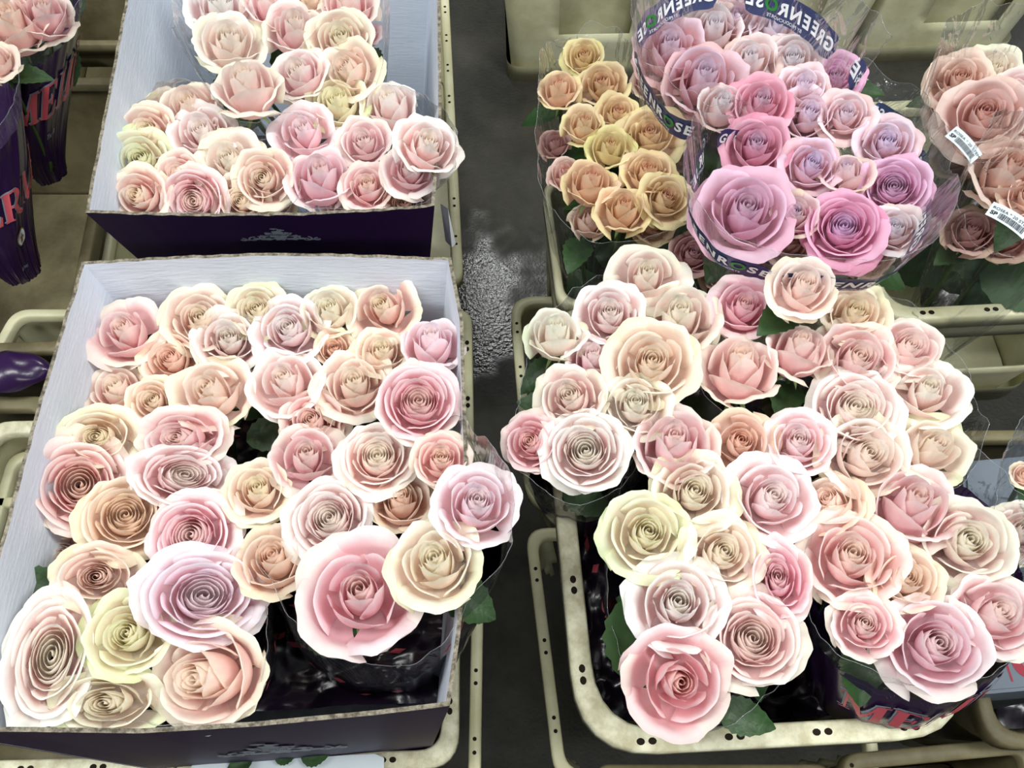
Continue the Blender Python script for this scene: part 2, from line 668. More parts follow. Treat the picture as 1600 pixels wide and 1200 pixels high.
# ------------------------------------------------------------------ materials of the things
M['crate'] = plain('crate_plastic', (214, 212, 178), 0.42, 0.45, 0, 7, dark=(190, 186, 148), bump=0.1, bscale=60)
M['crate_worn'] = plain('worn_crate_plastic', (222, 220, 192), 0.5, 0.4, 0, 38, dark=(182, 176, 144), bump=0.15, bscale=90)
M['crate_dirty'] = plain('dirty_crate_plastic', (128, 120, 90), 0.55, 0.35, 0, 6, dark=(92, 84, 60), bump=0.15, bscale=60)  # crate plastic in a darker tone, shade on these crates put into the colour
M['slot'] = plain('slot_shadow_gap', (34, 28, 20), 0.8, 0.1)
M['slot_rust'] = plain('slot_rust', (120, 62, 30), 0.8, 0.1, 0.3, 60)
M['purple'] = plain('purple_print', (47, 25, 68), 0.5, 0.22, 0.12, 12)
M['card_in'] = plain('white_cardboard', (214, 222, 234), 0.7, 0.2, 0, 5, dark=(206, 214, 226), bump=0.18, bscale=45, stretch=(1, 1, 6))
M['edge'] = plain('corrugated_edge', (150, 142, 126), 0.85, 0.1, 0, 160, dark=(84, 78, 68), bump=0.8, bscale=260)
M['silver'] = plain('silver_print', (150, 158, 172), 0.5, 0.4, 0.12, 60)
M['pink_ink'] = plain('pink_print', (214, 92, 104), 0.4, 0.4, 0.08, 30)
M['white_ink'] = plain('white_print', (232, 236, 240), 0.4, 0.4)
M['blue_ink'] = plain('blue_print', (24, 44, 96), 0.35, 0.5)
M['green_ink'] = plain('green_print', (40, 130, 52), 0.4, 0.4)
M['black_ink'] = plain('black_print', (30, 32, 36), 0.5, 0.3)
M['paper'] = plain('paper', (204, 214, 220), 0.6, 0.3, 0.05, 10)
M['gold'] = plain('gold_print', (150, 126, 70), 0.45, 0.4, 0.2, 50)
M['grey_card'] = plain('grey_carton', (112, 122, 134), 0.6, 0.3, 0.1, 8)
M['red_ink'] = plain('red_print', (150, 24, 52), 0.5, 0.3)
M['magenta'] = plain('magenta_band', (140, 34, 84), 0.5, 0.3, 0.2, 12)
M['film'] = film_material('clear_film', (0.985, 0.99, 0.99), 0.03, 0.42)
M['film_dark'] = film_material('tinted_film', (0.30, 0.25, 0.32), 0.03, 0.8, (0.5, 0.42, 0.5))
M['hem'] = film_material('film_hem', (0.9, 0.9, 0.9), 0.18, 0.8)
M['dark_film'] = plain('dark_sleeve_print', (30, 20, 36), 0.22, 0.5, 0.3, 10, bump=0.4, bscale=22)  # dark purple print; also the dark put in for shade inside containers
M['purple_film'] = plain('purple_sleeve_print', (48, 26, 66), 0.24, 0.5, 0.15, 14, bump=0.25, bscale=16)


# ------------------------------------------------------------------ crates
def round_quad(C, r, n=6):
    "rounded loop of four xy corners given in order, counter-clockwise"
    out = []
    for i in range(4):
        p, a, b = C[i], C[i - 1], C[(i + 1) % 4]
        da, db = (a - p).normalized(), (b - p).normalized()
        p0, p1 = p + da * r, p + db * r
        for k in range(n + 1):
            t = k / n
            q = (p0 * (1 - t) ** 2 + p * 2 * t * (1 - t) * 1.0 + p1 * t * t)
            out.append(q)
    return out


def inset(C, d):
    res = []
    for i in range(4):
        p, a, b = C[i], C[i - 1], C[(i + 1) % 4]
        da, db = (a - p).normalized(), (b - p).normalized()
        res.append(p + da * d + db * d)
    return res


def densify(loop, C, m=10):
    out = []
    n = len(loop)
    for i in range(n):
        a, b = loop[i], loop[(i + 1) % n]
        k = m if i % 7 == 6 else 1
        for j in range(k):
            out.append(a.lerp(b, j / k))
    return out


def loft(loops, close=True):
    V, Fc = [], []
    n = len(loops[0])
    for lp in loops:
        V += lp
    for i in range(len(loops) - 1):
        for k in range(n):
            k2 = (k + 1) % n
            Fc.append((i * n + k, i * n + k2, (i + 1) * n + k2, (i + 1) * n + k))
    return V, Fc


def crate(C, z, H, label, tap=0.035, r=0.045, rimw=0.018, windows=(), slots='pair', mat='crate', rimmat=None, group=None, slotmat='slot', base=True, liner=False, sl_sides=(0, 1, 2, 3), lip=0.028, tray=False):
    """C: four world corners of the rim's outer edge, counter-clockwise from front-left (FL, FR, BR, BL)"""
    C = [Vector((p.x, p.y, 0)) for p in C]
    cen = sum(C, Vector()) / 4
    root = empty('flower_crate', (cen.x, cen.y, z - H))
    tag(root, label, 'crate', group)
    og = root.location

    def lp(d, zz, rr):
        return [Vector((q.x, q.y, zz)) - og for q in densify(round_quad(inset(C, d), max(0.006, rr)), C)]
    e = 0.0025
    rim = [lp(0.002, z - lip, r), lp(0.0, z - lip, r), lp(0.0, z - e, r), lp(e, z, r), lp(rimw - e, z, r - rimw * .6), lp(rimw, z - e, r - rimw * .6), lp(rimw, z - lip * .6, r - rimw * .6)]
    V, Fc = loft(rim)
    link('rim', pydata('rim', V, Fc), M[rimmat or mat], root)
    if tray:
        base = False
        windows = [(s_, .10, .90, .12, 1.1) for s_ in range(4)]
    # wall, tapered, with openings
    nz = 14
    loops = [lp(rimw * .55 + tap * (i / nz), z - lip * .5 - (H - lip * .5) * i / nz, r - rimw * .3) for i in range(nz + 1)]
    n = len(loops[0])
    V, Fc = loft(loops)
    keep = []
    for f in Fc:
        c = sum((V[i] for i in f), Vector()) / 4 + og
        hz = (z - c.z) / H
        drop = False
        for (side, a0, a1, h0, h1) in windows:
            p, q = C[side], C[(side + 1) % 4]
            d = (q - p)
            fr = (Vector((c.x, c.y, 0)) - p).dot(d) / d.length_squared
            nrm = Vector((-d.y, d.x, 0)).normalized()
            dist = (Vector((c.x, c.y, 0)) - p).dot(nrm)
            if a0 < fr < a1 and h0 < hz < h1 and abs(dist) < 0.07:
                drop = True
        if not drop:
            keep.append(f)
    wl = link('wall', pydata('wall', V, keep), M[mat], root)
    sd = wl.modifiers.new('thick', 'SOLIDIFY')
    sd.thickness = 0.004
    if liner:
        l2 = [lp(rimw + 0.03 + tap * t, z - 0.03 - (H - 0.05) * t, r) for t in (0, 1)]
        V, Fc = loft(l2)
        link('inner_wall', pydata('inner_wall', V, Fc), M[mat], root)
    if base:
        bl = lp(rimw * .55 + tap, z - H, r)
        bt = lp(rimw * .55 + tap, z - H + 0.012, r)
        V, Fc = loft([bl, bt])
        n = len(bl)
        Fc.append(tuple(range(n))[::-1])
        Fc.append(tuple(range(n, 2 * n)))
        link('base', pydata('base', V, Fc), M[mat], root, flat=True)
        fo = [lp(rimw * .2 + tap * .6, z - H + 0.05, r), lp(rimw * .2 + tap * .6, z - H, r), lp(rimw * .9 + tap, z - H, r)]
        V, Fc = loft(fo)
        link('foot_ring', pydata('foot_ring', V, Fc), M[mat], root)
    # paired slots along the rim
    if slots:
        for side in sl_sides:
            p, q = C[side], C[(side + 1) % 4]
            d = q - p
            L_ = d.length
            d.normalize()
            nrm = Vector((-d.y, d.x, 0))
            k = max(2, int(L_ / 0.095))
            for i in range(k):
                fr = (i + 0.5) / k
                c = p + d * (L_ * (0.06 + 0.88 * fr)) + nrm * (rimw * 0.52)
                V, Fc = [], []
                for sg in (-1, 1):
                    if slots == 'pair':
                        cc = c + d * sg * 0.0062
                        hw, hh = 0.0045, 0.0036
                    else:
                        cc = c + d * sg * 0.0085
                        hw, hh = 0.0028, 0.0028
                    o = len(V)
                    for a in range(10):
                        an = 2 * math.pi * a / 10
                        V.append(Vector((cc.x, cc.y, z + 0.0003)) + d * hw * math.cos(an) + nrm * hh * math.sin(an) - og)
                    Fc.append(tuple(range(o, o + 10)))
                link('rim_slot', pydata('rim_slot', V, Fc), M[slotmat], root, flat=True)
    return root


def quadpx(fl, fr, br, bl, z):
    return [P(*fl, z), P(*fr, z), P(*br, z), P(*bl, z)]


def boxc(fl, fr, z, D):
    "corners from the two front pixels plus a depth in metres straight back"
    a, b = P(*fl, z), P(*fr, z)
    d = (b - a)
    n = Vector((-d.y, d.x, 0)).normalized()
    return [a, b, b + n * D, a + n * D]


# crate that carries the front box, and the low trays along the aisle
crate(boxc((-190, 1222), (716, 1200), 0.45, 0.50), 0.45, 0.24, 'beige crate beneath the front cardboard box, rounded corner showing at bottom', mat='crate', rimmat='crate_worn', tap=0.02, rimw=0.022)
crate(boxc((-150, 1262), (750, 1262), 0.40, 0.50), 0.40, 0.26, 'beige tray rim along the aisle beside the front box', tap=0.02, slots='dot', rimw=0.0165, r=0.03, sl_sides=(1,), tray=True)
crate([P(-150, 792, 0.40), P(742, 792, 0.40), P(737, 482, 0.40), P(20, 482, 0.40)], 0.40, 0.26, 'beige tray rim along the aisle behind the front box corner', tap=0.02, slots='pair', rimw=0.0165, r=0.03, sl_sides=(1,), tray=True)
crate([P(150, 440, 0.40), P(724, 440, 0.40), P(700, -30, 0.40), P(220, -30, 0.40)], 0.40, 0.26, 'beige crate beneath the back cardboard box', tap=0.02, slots='dot', r=0.03, sl_sides=(1,))
# right of the aisle
K1 = [P(905, 1184, 0.67), P(1532, 1150, 0.67), None, None]
dv = P(838, 479, 0.67) - K1[0]
K1[2], K1[3] = K1[1] + dv, K1[0] + dv
crate(K1, 0.67, 0.34, 'worn cream crate holding the pale pink roses at lower right', mat='crate', rimmat='crate_worn', r=0.085, rimw=0.0235, slotmat='slot', windows=((0, .15, .36, .3, .8), (3, .15, .85, .3, .8)))
crate([P(868, 1225, 0.40), P(1380, 1225, 0.40), P(1330, 824, 0.40), P(820, 824, 0.40)], 0.40, 0.26, 'narrow beige tray rim under the lower right crate, beside the aisle', tap=0.03, slots='dot', rimw=0.0165, r=0.035, sl_sides=(3,), tray=True)
crate([P(822, 792, 0.40), P(1320, 792, 0.40), P(1270, 462, 0.40), P(796, 462, 0.40)], 0.40, 0.26, 'beige tray rim beside the aisle, in front of the tan roses', tap=0.03, slots='dot', rimw=0.0165, r=0.045, sl_sides=(3,), tray=True)
crate([P(872, 478, 0.60), P(1360, 478, 0.60), P(1290, 150, 0.60), P(846, 285, 0.60)], 0.60, 0.40, 'beige crate under the tan and lilac roses, side panel facing the aisle', tap=0.02, slots=None, r=0.03, rimw=0.012, windows=((3, .25, .8, .35, .8),))
crate(boxc((1374, 503), (1830, 480), 0.60, 0.42), 0.60, 0.34, 'cream crate holding the barcoded bunches at the right edge', rimmat='crate', r=0.06, rimw=0.022, windows=((0, .12, .88, .26, .66),), tap=0.03)
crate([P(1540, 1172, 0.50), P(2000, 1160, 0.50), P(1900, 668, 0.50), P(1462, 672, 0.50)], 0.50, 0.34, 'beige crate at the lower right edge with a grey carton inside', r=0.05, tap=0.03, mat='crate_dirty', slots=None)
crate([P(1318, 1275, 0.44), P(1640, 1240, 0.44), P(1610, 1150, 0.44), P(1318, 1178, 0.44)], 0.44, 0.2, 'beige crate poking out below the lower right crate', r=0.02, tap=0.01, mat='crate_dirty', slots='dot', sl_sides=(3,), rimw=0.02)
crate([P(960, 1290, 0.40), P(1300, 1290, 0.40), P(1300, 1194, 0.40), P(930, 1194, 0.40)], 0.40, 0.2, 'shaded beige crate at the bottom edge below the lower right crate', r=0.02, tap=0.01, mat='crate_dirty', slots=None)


# tall crates standing on the floor behind
def floor_crate(bl, br, H, D, label, wins, liner=True):
    a, b = P(*bl, 0.0), P(*br, 0.0)
    d = (b - a).normalized()
    n = Vector((-d.y, d.x, 0))
    e = 0.035
    a, b = a - d * e - n * e, b + d * e - n * e
    C = [a, b, b + n * D, a + n * D]
    return crate(C, H, H, label, tap=0.03, r=0.04, windows=wins, liner=liner, slots=None, rimw=0.015)


floor_crate((800, 122), (1006, 118), 0.42, 0.40, 'cream crate with a recessed window panel, behind the tan roses', ((0, .34, .80, .1, .66),))
floor_crate((1022, 105), (1318, 100), 0.42, 0.40, 'cream crate behind the rear lilac bunch', ((0, .30, .72, .1, .66),))
floor_crate((1338, 92), (1560, 84), 0.42, 0.40, 'cream crate with rounded feet at the upper right', ((0, .34, .80, .1, .70), (1, .2, .8, .1, .7)), liner=True)
# left column
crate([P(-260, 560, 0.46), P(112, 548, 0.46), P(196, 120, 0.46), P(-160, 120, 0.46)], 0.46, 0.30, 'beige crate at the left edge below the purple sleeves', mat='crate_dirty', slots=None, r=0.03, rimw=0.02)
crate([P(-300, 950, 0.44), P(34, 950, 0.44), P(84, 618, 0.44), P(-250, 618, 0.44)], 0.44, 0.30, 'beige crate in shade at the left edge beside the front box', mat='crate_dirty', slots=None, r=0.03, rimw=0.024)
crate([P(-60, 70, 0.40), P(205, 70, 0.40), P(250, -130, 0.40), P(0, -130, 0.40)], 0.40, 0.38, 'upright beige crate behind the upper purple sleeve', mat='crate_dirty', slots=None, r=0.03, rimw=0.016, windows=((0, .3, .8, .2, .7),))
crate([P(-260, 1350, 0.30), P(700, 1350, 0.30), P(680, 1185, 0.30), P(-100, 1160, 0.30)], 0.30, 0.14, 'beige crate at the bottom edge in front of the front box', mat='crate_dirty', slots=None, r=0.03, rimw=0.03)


# ------------------------------------------------------------------ cardboard boxes
def poly3(pts, z, n):
    W_ = [P(x, y, z) for x, y in pts]
    L_ = [0]
    for i in range(1, len(W_)):
        L_.append(L_[-1] + (W_[i] - W_[i - 1]).length)
    out = []
    for k in range(n + 1):
        s = L_[-1] * k / n
        i = 0
        while i < len(W_) - 2 and L_[i + 1] < s:
            i += 1
        f = (s - L_[i]) / (L_[i + 1] - L_[i])
        out.append(W_[i].lerp(W_[i + 1], f))
    return out


def card_box(front, right, back, left, z, zb, ins, label, foot=None):
    "each side: pixel polyline of its top edge, going round counter-clockwise"
    n = 40
    sides = [poly3(s, z, n) for s in (front, right, back, left)]
    C = [s[0] for s in sides]
    B = inset([Vector((c.x, c.y, 0)) for c in C], ins)
    if foot:
        for i in (0, 1):
            B[i] = P(*foot[i], zb)
            B[i].z = 0
    cen = sum(B, Vector()) / 4
    og = Vector((cen.x, cen.y, zb))
    root = empty('flower_box', og)
    tag(root, label, 'cardboard box')
    th = 0.004
    rnd = random.Random(3)
    frames = []
    for si, top in enumerate(sides):
        b0, b1 = B[si], B[(si + 1) % 4]
        V, Fc, Mi = [], [], []
        dirn = (top[-1] - top[0]).normalized()
        nin = Vector((-dirn.y, dirn.x, 0))
        nv = 8
        for k in range(n + 1):
            bt = b0.lerp(b1, k / n)
            bt.z = zb
            tp = top[k] + Vector((0, 0, rnd.uniform(-0.0012, 0.0012)))
            for j in range(nv + 1):
                t = j / nv
                q = tp.lerp(bt, t)
                V.append(q - og)
            for j in range(nv + 1):
                t = j / nv
                q = tp.lerp(bt, t) + nin * th
                V.append(q - og)
        w_ = 2 * (nv + 1)
        for k in range(n):
            a, b = k * w_, (k + 1) * w_
            for j in range(nv):
                Fc.append((a + j, b + j, b + j + 1, a + j + 1)[::-1]); Mi.append(0)
                Fc.append((a + nv + 1 + j, a + nv + 2 + j, b + nv + 2 + j, b + nv + 1 + j)[::-1]); Mi.append(1)
            Fc.append((a, a + nv + 1, b + nv + 1, b)); Mi.append(2)
        me = pydata('side_panel', V, Fc)
        for mt in ('purple', 'card_in', 'edge'):
            me.materials.append(M[mt])
        for p, mi in zip(me.polygons, Mi):
            p.material_index = mi
        link('side_panel', me, None, root, flat=True)
        frames.append((top[0], top[-1], Vector((b0.x, b0.y, zb)), Vector((b1.x, b1.y, zb)), top))
    V = [Vector((b.x, b.y, zb)) - og for b in B]
    link('bottom_panel', pydata('bottom_panel', V, [(0, 1, 2, 3)]), M['card_in'], root, flat=True)
    return root, frames


fbox, ffr = card_box([(-88, 1148), (0, 1143), (220, 1146), (400, 1135), (590, 1117), (703, 1103)], [(703, 1103), (720, 985), (735, 800), (728, 640), (724, 500), (705, 403)], [(705, 403), (600, 398), (420, 395), (250, 401), (128, 409)],
                     [(128, 409), (62, 620), (0, 850), (-88, 1148)], 0.84, 0.28, 0.07, 'purple cardboard box with white inside, packed with roses, nearest the camera', foot=((318, 1216), (668, 1182)))
bbox_, bfr = card_box([(133, 332), (300, 338), (480, 336), (600, 330), (679, 322)], [(679, 322), (690, 180), (688, 0), (680, -190)], [(680, -190), (460, -200), (240, -195)], [(240, -195), (196, 0), (133, 332)],
                      0.84, 0.30, 0.07, 'purple cardboard box with silver crest, behind the front box')


def on_face(fr, a, d, off=0.0015):
    "point on a box face: a = fraction along, d = metres down the face"
    t0 = fr[4]
    i = a * (len(t0) - 1)
    k = min(int(i), len(t0) - 2)
    tp = t0[k].lerp(t0[k + 1], i - k)
    bt = fr[2].lerp(fr[3], a)
    dr = (bt - tp)
    L_ = dr.length
    nrm = (fr[1] - fr[0]).cross(dr).normalized()
    if nrm.y > 0:
        nrm = -nrm
    return tp + dr * (d / L_) + nrm * off


# ------------------------------------------------------------------ lettering
TXT = {}


def text_polys(s, size=1.0, shear=0.0, bold=0.0, spacing=1.0):
    key = (s, size, shear, bold, spacing)
    if key in TXT:
        V, Fc, wd = TXT[key]
        return [v.copy() for v in V], Fc, wd
    cu = bpy.data.curves.new('t', 'FONT')
    cu.body = s
    cu.size = size
    cu.shear = shear
    cu.offset = bold
    cu.space_character = spacing
    cu.resolution_u = 3
    cu.fill_mode = 'FRONT'
    ob = bpy.data.objects.new('t', cu)
    me = bpy.data.meshes.new_from_object(ob)
    V = [v.co.copy() for v in me.vertices]
    Fc = [tuple(p.vertices) for p in me.polygons]
    bpy.data.objects.remove(ob)
    bpy.data.meshes.remove(me)
    wd = max((v.x for v in V), default=0)
    TXT[key] = (V, Fc, wd)
    return [v.copy() for v in V], Fc, wd


def Q(V, Fc, p0, p1, p2, p3, n=4):
    o = len(V)
    for i in range(n + 1):
        for j in range(n + 1):
            a, b = i / n, j / n
            x = (p0[0] * (1 - a) + p1[0] * a) * (1 - b) + (p3[0] * (1 - a) + p2[0] * a) * b
            y = (p0[1] * (1 - a) + p1[1] * a) * (1 - b) + (p3[1] * (1 - a) + p2[1] * a) * b
            V.append(Vector((x, y, 0)))
    for i in range(n):
        for j in range(n):
            k = o + i * (n + 1) + j
            Fc.append((k, k + n + 1, k + n + 2, k + 1))


def R_(V, Fc, x0, y0, x1, y1):
    Q(V, Fc, (x0, y0), (x1, y0), (x1, y1), (x0, y1))


def A_(V, Fc, cx, cy, r, a0, a1, w0, w1, ry=None, n=14):
    ry = ry or r
    o = len(V)
    for i in range(n + 1):
        t = i / n
        a = math.radians(a0 + (a1 - a0) * t)
        wv = w0 + (w1 - w0) * math.sin(t * math.pi)
        V.append(Vector((cx + r * math.cos(a), cy + ry * math.sin(a), 0)))
        V.append(Vector((cx + (r - wv) * math.cos(a), cy + (ry - wv) * math.sin(a), 0)))
    for i in range(n):
        k = o + 2 * i
        Fc.append((k, k + 2, k + 3, k + 1))


def slab(ch):
    V, Fc = [], []
    if ch == 'M':
        R_(V, Fc, .12, 0, .18, 1)
        Q(V, Fc, (.12, 1), (.36, 1), (.62, 0), (.48, 0))
        Q(V, Fc, (.50, 0), (.58, 0), (.90, 1), (.82, 1))
        R_(V, Fc, .80, 0, 1.02, 1)
        R_(V, Fc, 0, 0, .30, .05); R_(V, Fc, 0, .95, .2, 1); R_(V, Fc, .70, 0, 1.12, .05); R_(V, Fc, .84, .95, 1.12, 1)
        return V, Fc, 1.18
    if ch == 'E':
        R_(V, Fc, .08, 0, .32, 1)
        R_(V, Fc, 0, 0, .76, .06); R_(V, Fc, 0, .94, .72, 1)
        Q(V, Fc, (.60, .94), (.72, 1), (.74, .70), (.70, .70))
        Q(V, Fc, (.62, .06), (.76, 0), (.82, .34), (.76, .34))
        R_(V, Fc, .30, .47, .52, .53); R_(V, Fc, .50, .36, .56, .64)
        return V, Fc, .90
    if ch == 'I':
        R_(V, Fc, .08, 0, .32, 1); R_(V, Fc, 0, 0, .40, .05); R_(V, Fc, 0, .95, .40, 1)
        return V, Fc, .47
    if ch == 'J':
        R_(V, Fc, .22, .15, .46, 1); R_(V, Fc, .12, .95, .56, 1)
        A_(V, Fc, .24, .16, .22, 0, -175, .20, .10, .24)
        A_(V, Fc, .09, .16, .08, 0, 360, .07, .07)
        return V, Fc, .62
    if ch == 'R':
        R_(V, Fc, .08, 0, .32, 1); R_(V, Fc, 0, 0, .40, .05); R_(V, Fc, 0, .95, .5, 1); R_(V, Fc, .3, .46, .5, .51)
        A_(V, Fc, .48, .73, .34, -90, 90, .05, .22, .27)
        Q(V, Fc, (.44, .49), (.62, .49), (.86, .08), (.62, .08)); A_(V, Fc, .82, .12, .13, 180, 360, .10, .05)
        return V, Fc, .98
    return V, Fc, .4


def catmull(pts, n):
    "closed smooth curve through pts, n samples evenly by arc length"
    m = len(pts)
    raw = []
    for i in range(m):
        p0, p1, p2, p3 = pts[i - 1], pts[i], pts[(i + 1) % m], pts[(i + 2) % m]
        for k in range(12):
            t = k / 12
            raw.append(0.5 * ((2 * p1) + (p2 - p0) * t + (2 * p0 - 5 * p1 + 4 * p2 - p3) * t * t + (3 * p1 - p0 - 3 * p2 + p3) * t ** 3))
    raw.append(raw[0].copy())
    L_ = [0]
    for i in range(1, len(raw)):
        L_.append(L_[-1] + (raw[i] - raw[i - 1]).length)
    out = []
    i = 0
    for k in range(n):
        s = L_[-1] * k / n
        while L_[i + 1] < s:
            i += 1
        f = (s - L_[i]) / (L_[i + 1] - L_[i])
        out.append(raw[i].lerp(raw[i + 1], f))
    return out, L_[-1]


class Sleeve:
    """tapering sleeve: loop of (px, py, z) pixels seen counter-clockwise from above (left, front, right, back)"""

    def __init__(self, pts, bottom, rb, seed=0, crumple=0.0035, n=144):
        self.n = n
        self.loop, self.per = catmull([P(*p) for p in pts], n)
        self.bc = P(*bottom)
        self.rb = rb
        self.cen = sum(self.loop, Vector()) / n
        self.seed = seed
        self.cr = crumple

    def at(self, u, t, off=0.0):
        "u 0..1 round, t 0 loop .. 1 foot (negative: above the loop)"
        f = (u % 1.0) * self.n
        i = int(f)
        p = self.loop[i % self.n].lerp(self.loop[(i + 1) % self.n], f - i)
        d = (p - self.cen)
        d.z = 0
        dl = d.normalized()
        b = self.bc + dl * self.rb
        q = p.lerp(b, t)
        if t > 0:
            q2 = p.lerp(b, 1 - (1 - min(1, t)) ** 1.5)
            q.x, q.y = q2.x, q2.y
        bulge = 0.012 * math.sin(min(1, max(0, t)) * math.pi)
        w_ = self.cr * (noise.noise(Vector((math.cos(u * 6.283) * 3 + self.seed, math.sin(u * 6.283) * 3, t * 2.5))) * 1.6
                        + noise.noise(Vector((math.cos(u * 6.283) * 9 + self.seed, math.sin(u * 6.283) * 9, t * 1.2 + 5))))
        return q + dl * (off + bulge + w_)

    def strip(self, name, mat, t0, t1, parent, off=0.0, u0=0.0, u1=1.0, nu=None, nv=10, jag=0.0, hem=True):
        nu = nu or int(self.n * (u1 - u0))
        V, Fc = [], []
        og = parent.location
        for i in range(nu + 1):
            u = u0 + (u1 - u0) * i / nu
            ja = jag * (noise.noise(Vector((u * 14, self.seed, 0))) + 0.5 * noise.noise(Vector((u * 40, self.seed, 3))))
            for j in range(nv + 1):
                t = t0 + ja + (t1 - t0 - ja) * j / nv
                V.append(self.at(u, t, off) - og)
        for i in range(nu):
            for j in range(nv):
                a = i * (nv + 1) + j
                Fc.append((a, a + 1, a + nv + 2, a + nv + 1))
        o = link(name, pydata(name, V, Fc), mat, parent)
        if hem:  # thin pale tube added as the light caught on the top edge
            pts = [V[i * (nv + 1)] for i in range(nu + 1)]
            v, f = tube(pts, 0.00028, 5)
            link('hem', pydata('hem', v, f), M['hem'], o)
        return o

    def wrap(self, name, polys, mat, parent, u0, t0, scale, off=0.0016, shear=0.0, both=False):
        "lay flat lettering on the sleeve; baseline at depth t0"
        V, Fc, _ = polys
        foot = (self.loop[0] - self.bc).length
        og = parent.location
        W_ = []
        for v in V:
            u = u0 + (v.x + shear * v.y) * scale / self.per
            t = t0 - v.y * scale / foot
            W_.append(self.at(u, t, off) - og)
        if both:
            nV = len(V)
            W_ += [self.at(u0 + v.x * scale / self.per, t0 - v.y * scale / foot, -0.0006) - og for v in V]
            Fc = list(Fc) + [tuple(i + nV for i in f) for f in Fc]
        return link(name, pydata(name, W_, Fc), mat, parent, flat=True)

    def uof(self, px, py):
        "u whose loop point looks nearest to a pixel"
        best, bu = 1e9, 0
        for i, p in enumerate(self.loop):
            q = p - Vector((0, 0, CAMH))
            zc = q.y * CS - q.z * SN
            x = 800 + F * q.x / zc
            y = 600 - F * (q.y * SN + q.z * CS) / zc
            d = (x - px) ** 2 + (y - py) ** 2
            if d < best:
                best, bu = d, i / self.n
        return bu


def new_sleeve(label, sl, group=None):
    r = empty('flower_sleeve', sl.bc)
    tag(r, label, 'sleeve', group)
    return r

# ------------------------------------------------------------------ the roses, by bunch and row: (cx, cy, width, spiral x, spiral y, form, tone, {opts})
FORM = {'o': 'wide open', 'h': 'half-open', 'b': 'tall budded', 'c': 'cup-shaped'}
ORD = ['first', 'second', 'third', 'fourth', 'fifth', 'sixth', 'seventh', 'eighth']
ROWN = {1: ['only'], 2: ['back', 'front'], 3: ['back', 'middle', 'front'], 4: ['back', 'second', 'third', 'front'],
        5: ['back', 'second', 'third', 'fourth', 'front'], 6: ['back', 'second', 'third', 'fourth', 'fifth', 'front'],
        7: ['back', 'second', 'third', 'fourth', 'fifth', 'sixth', 'front'], 9: ['back', 'second', 'third', 'fourth', 'fifth', 'sixth', 'seventh', 'eighth', 'front'],
        8: ['back', 'second', 'third', 'fourth', 'fifth', 'sixth', 'seventh', 'front']}
ROSES = {}


def bunch(key, where, group, z, foot, rows):
    names = ROWN[len(rows)]
    fz = P(*foot)
    for ri, row in enumerate(rows):
        row = sorted(row, key=lambda e: e[0])
        for k, e in enumerate(row):
            opt = e[7] if len(e) > 7 else {}
            n = len(row)
            tone, form = e[6], e[5]
            size = 'small ' if e[2] < 62 else ('large ' if e[2] > 128 else '')
            if n == 1:
                pos = 'alone in'
            elif k == 0:
                pos = 'leftmost in'
            elif k == n - 1:
                pos = 'rightmost in'
            else:
                pos = ORD[k] + ' from left in'
            rn = names[ri] + ' row of' if len(rows) > 1 else ''
            lab = opt.get('label') or '%s%s %s rose, %s %s %s' % (size, TONES[tone][4], FORM[form], pos, rn, where)
            lab = ' '.join(lab.split())
            if len(lab.split()) > 16:
                lab = lab.replace(size, '') if size else lab.replace(' from left', '')
            f = fz + Vector(((e[0] - 0) * 0, 0, 0))
            p = P(e[0], e[1], z)
            f = fz.lerp(Vector((p.x, p.y, fz.z)), 0.0 if key == 'y' else 0.25)
            ROSES[(key, ri, k)] = make_rose(e[0], e[1], e[2], e[3], e[4], form, tone, z, lab, group, foot=f, h=opt.get('h'), dz=opt.get('dz', 0), leaves=opt.get('leaves', 1))


bunch('ubc', "back box's rear bunch", 'roses in the rear bunch of the back box', 0.81, (540, 260, 0.45), [
    [(345, 15, 92, 352, -4, 'h', 'white'), (423, 10, 78, 425, -16, 'b', 'pink'), (484, 0, 60, 488, -12, 'h', 'peach'), (545, 12, 80, 546, -14, 'h', 'rosy')],
    [(358, 66, 96, 366, 46, 'h', 'cream'), (460, 46, 82, 460, 22, 'b', 'pink'), (533, 62, 92, 530, 52, 'h', 'blush'), (568, 50, 50, 575, 30, 'h', 'rosy', dict(dz=-.03))],
    [(386, 136, 98, 380, 98, 'b', 'blush', dict(dz=.02)), (468, 116, 84, 457, 98, 'h', 'pink'), (546, 110, 88, 528, 104, 'c', 'cream')],
])
bunch('ubr', "back box's right bunch", 'roses in the right bunch of the back box', 0.79, (640, 330, 0.42), [
    [(527, 160, 86, 521, 144, 'h', 'greeny'), (608, 168, 82, 599, 141, 'b', 'white')],
    [(475, 208, 90, 466, 195, 'c', 'white'), (570, 222, 76, 568, 212, 'h', 'blush'), (668, 228, 92, 682, 212, 'h', 'white', dict(dz=.06))],
    [(500, 278, 92, 499, 250, 'b', 'rosy'), (573, 292, 74, 572, 281, 'h', 'rosy'), (641, 268, 78, 645, 258, 'h', 'pink', dict(dz=.02))],
    [(530, 320, 56, 520, 325, 'h', 'white', dict(dz=-.03)), (632, 318, 72, 632, 320, 'h', 'peach', dict(dz=-.02))],
])
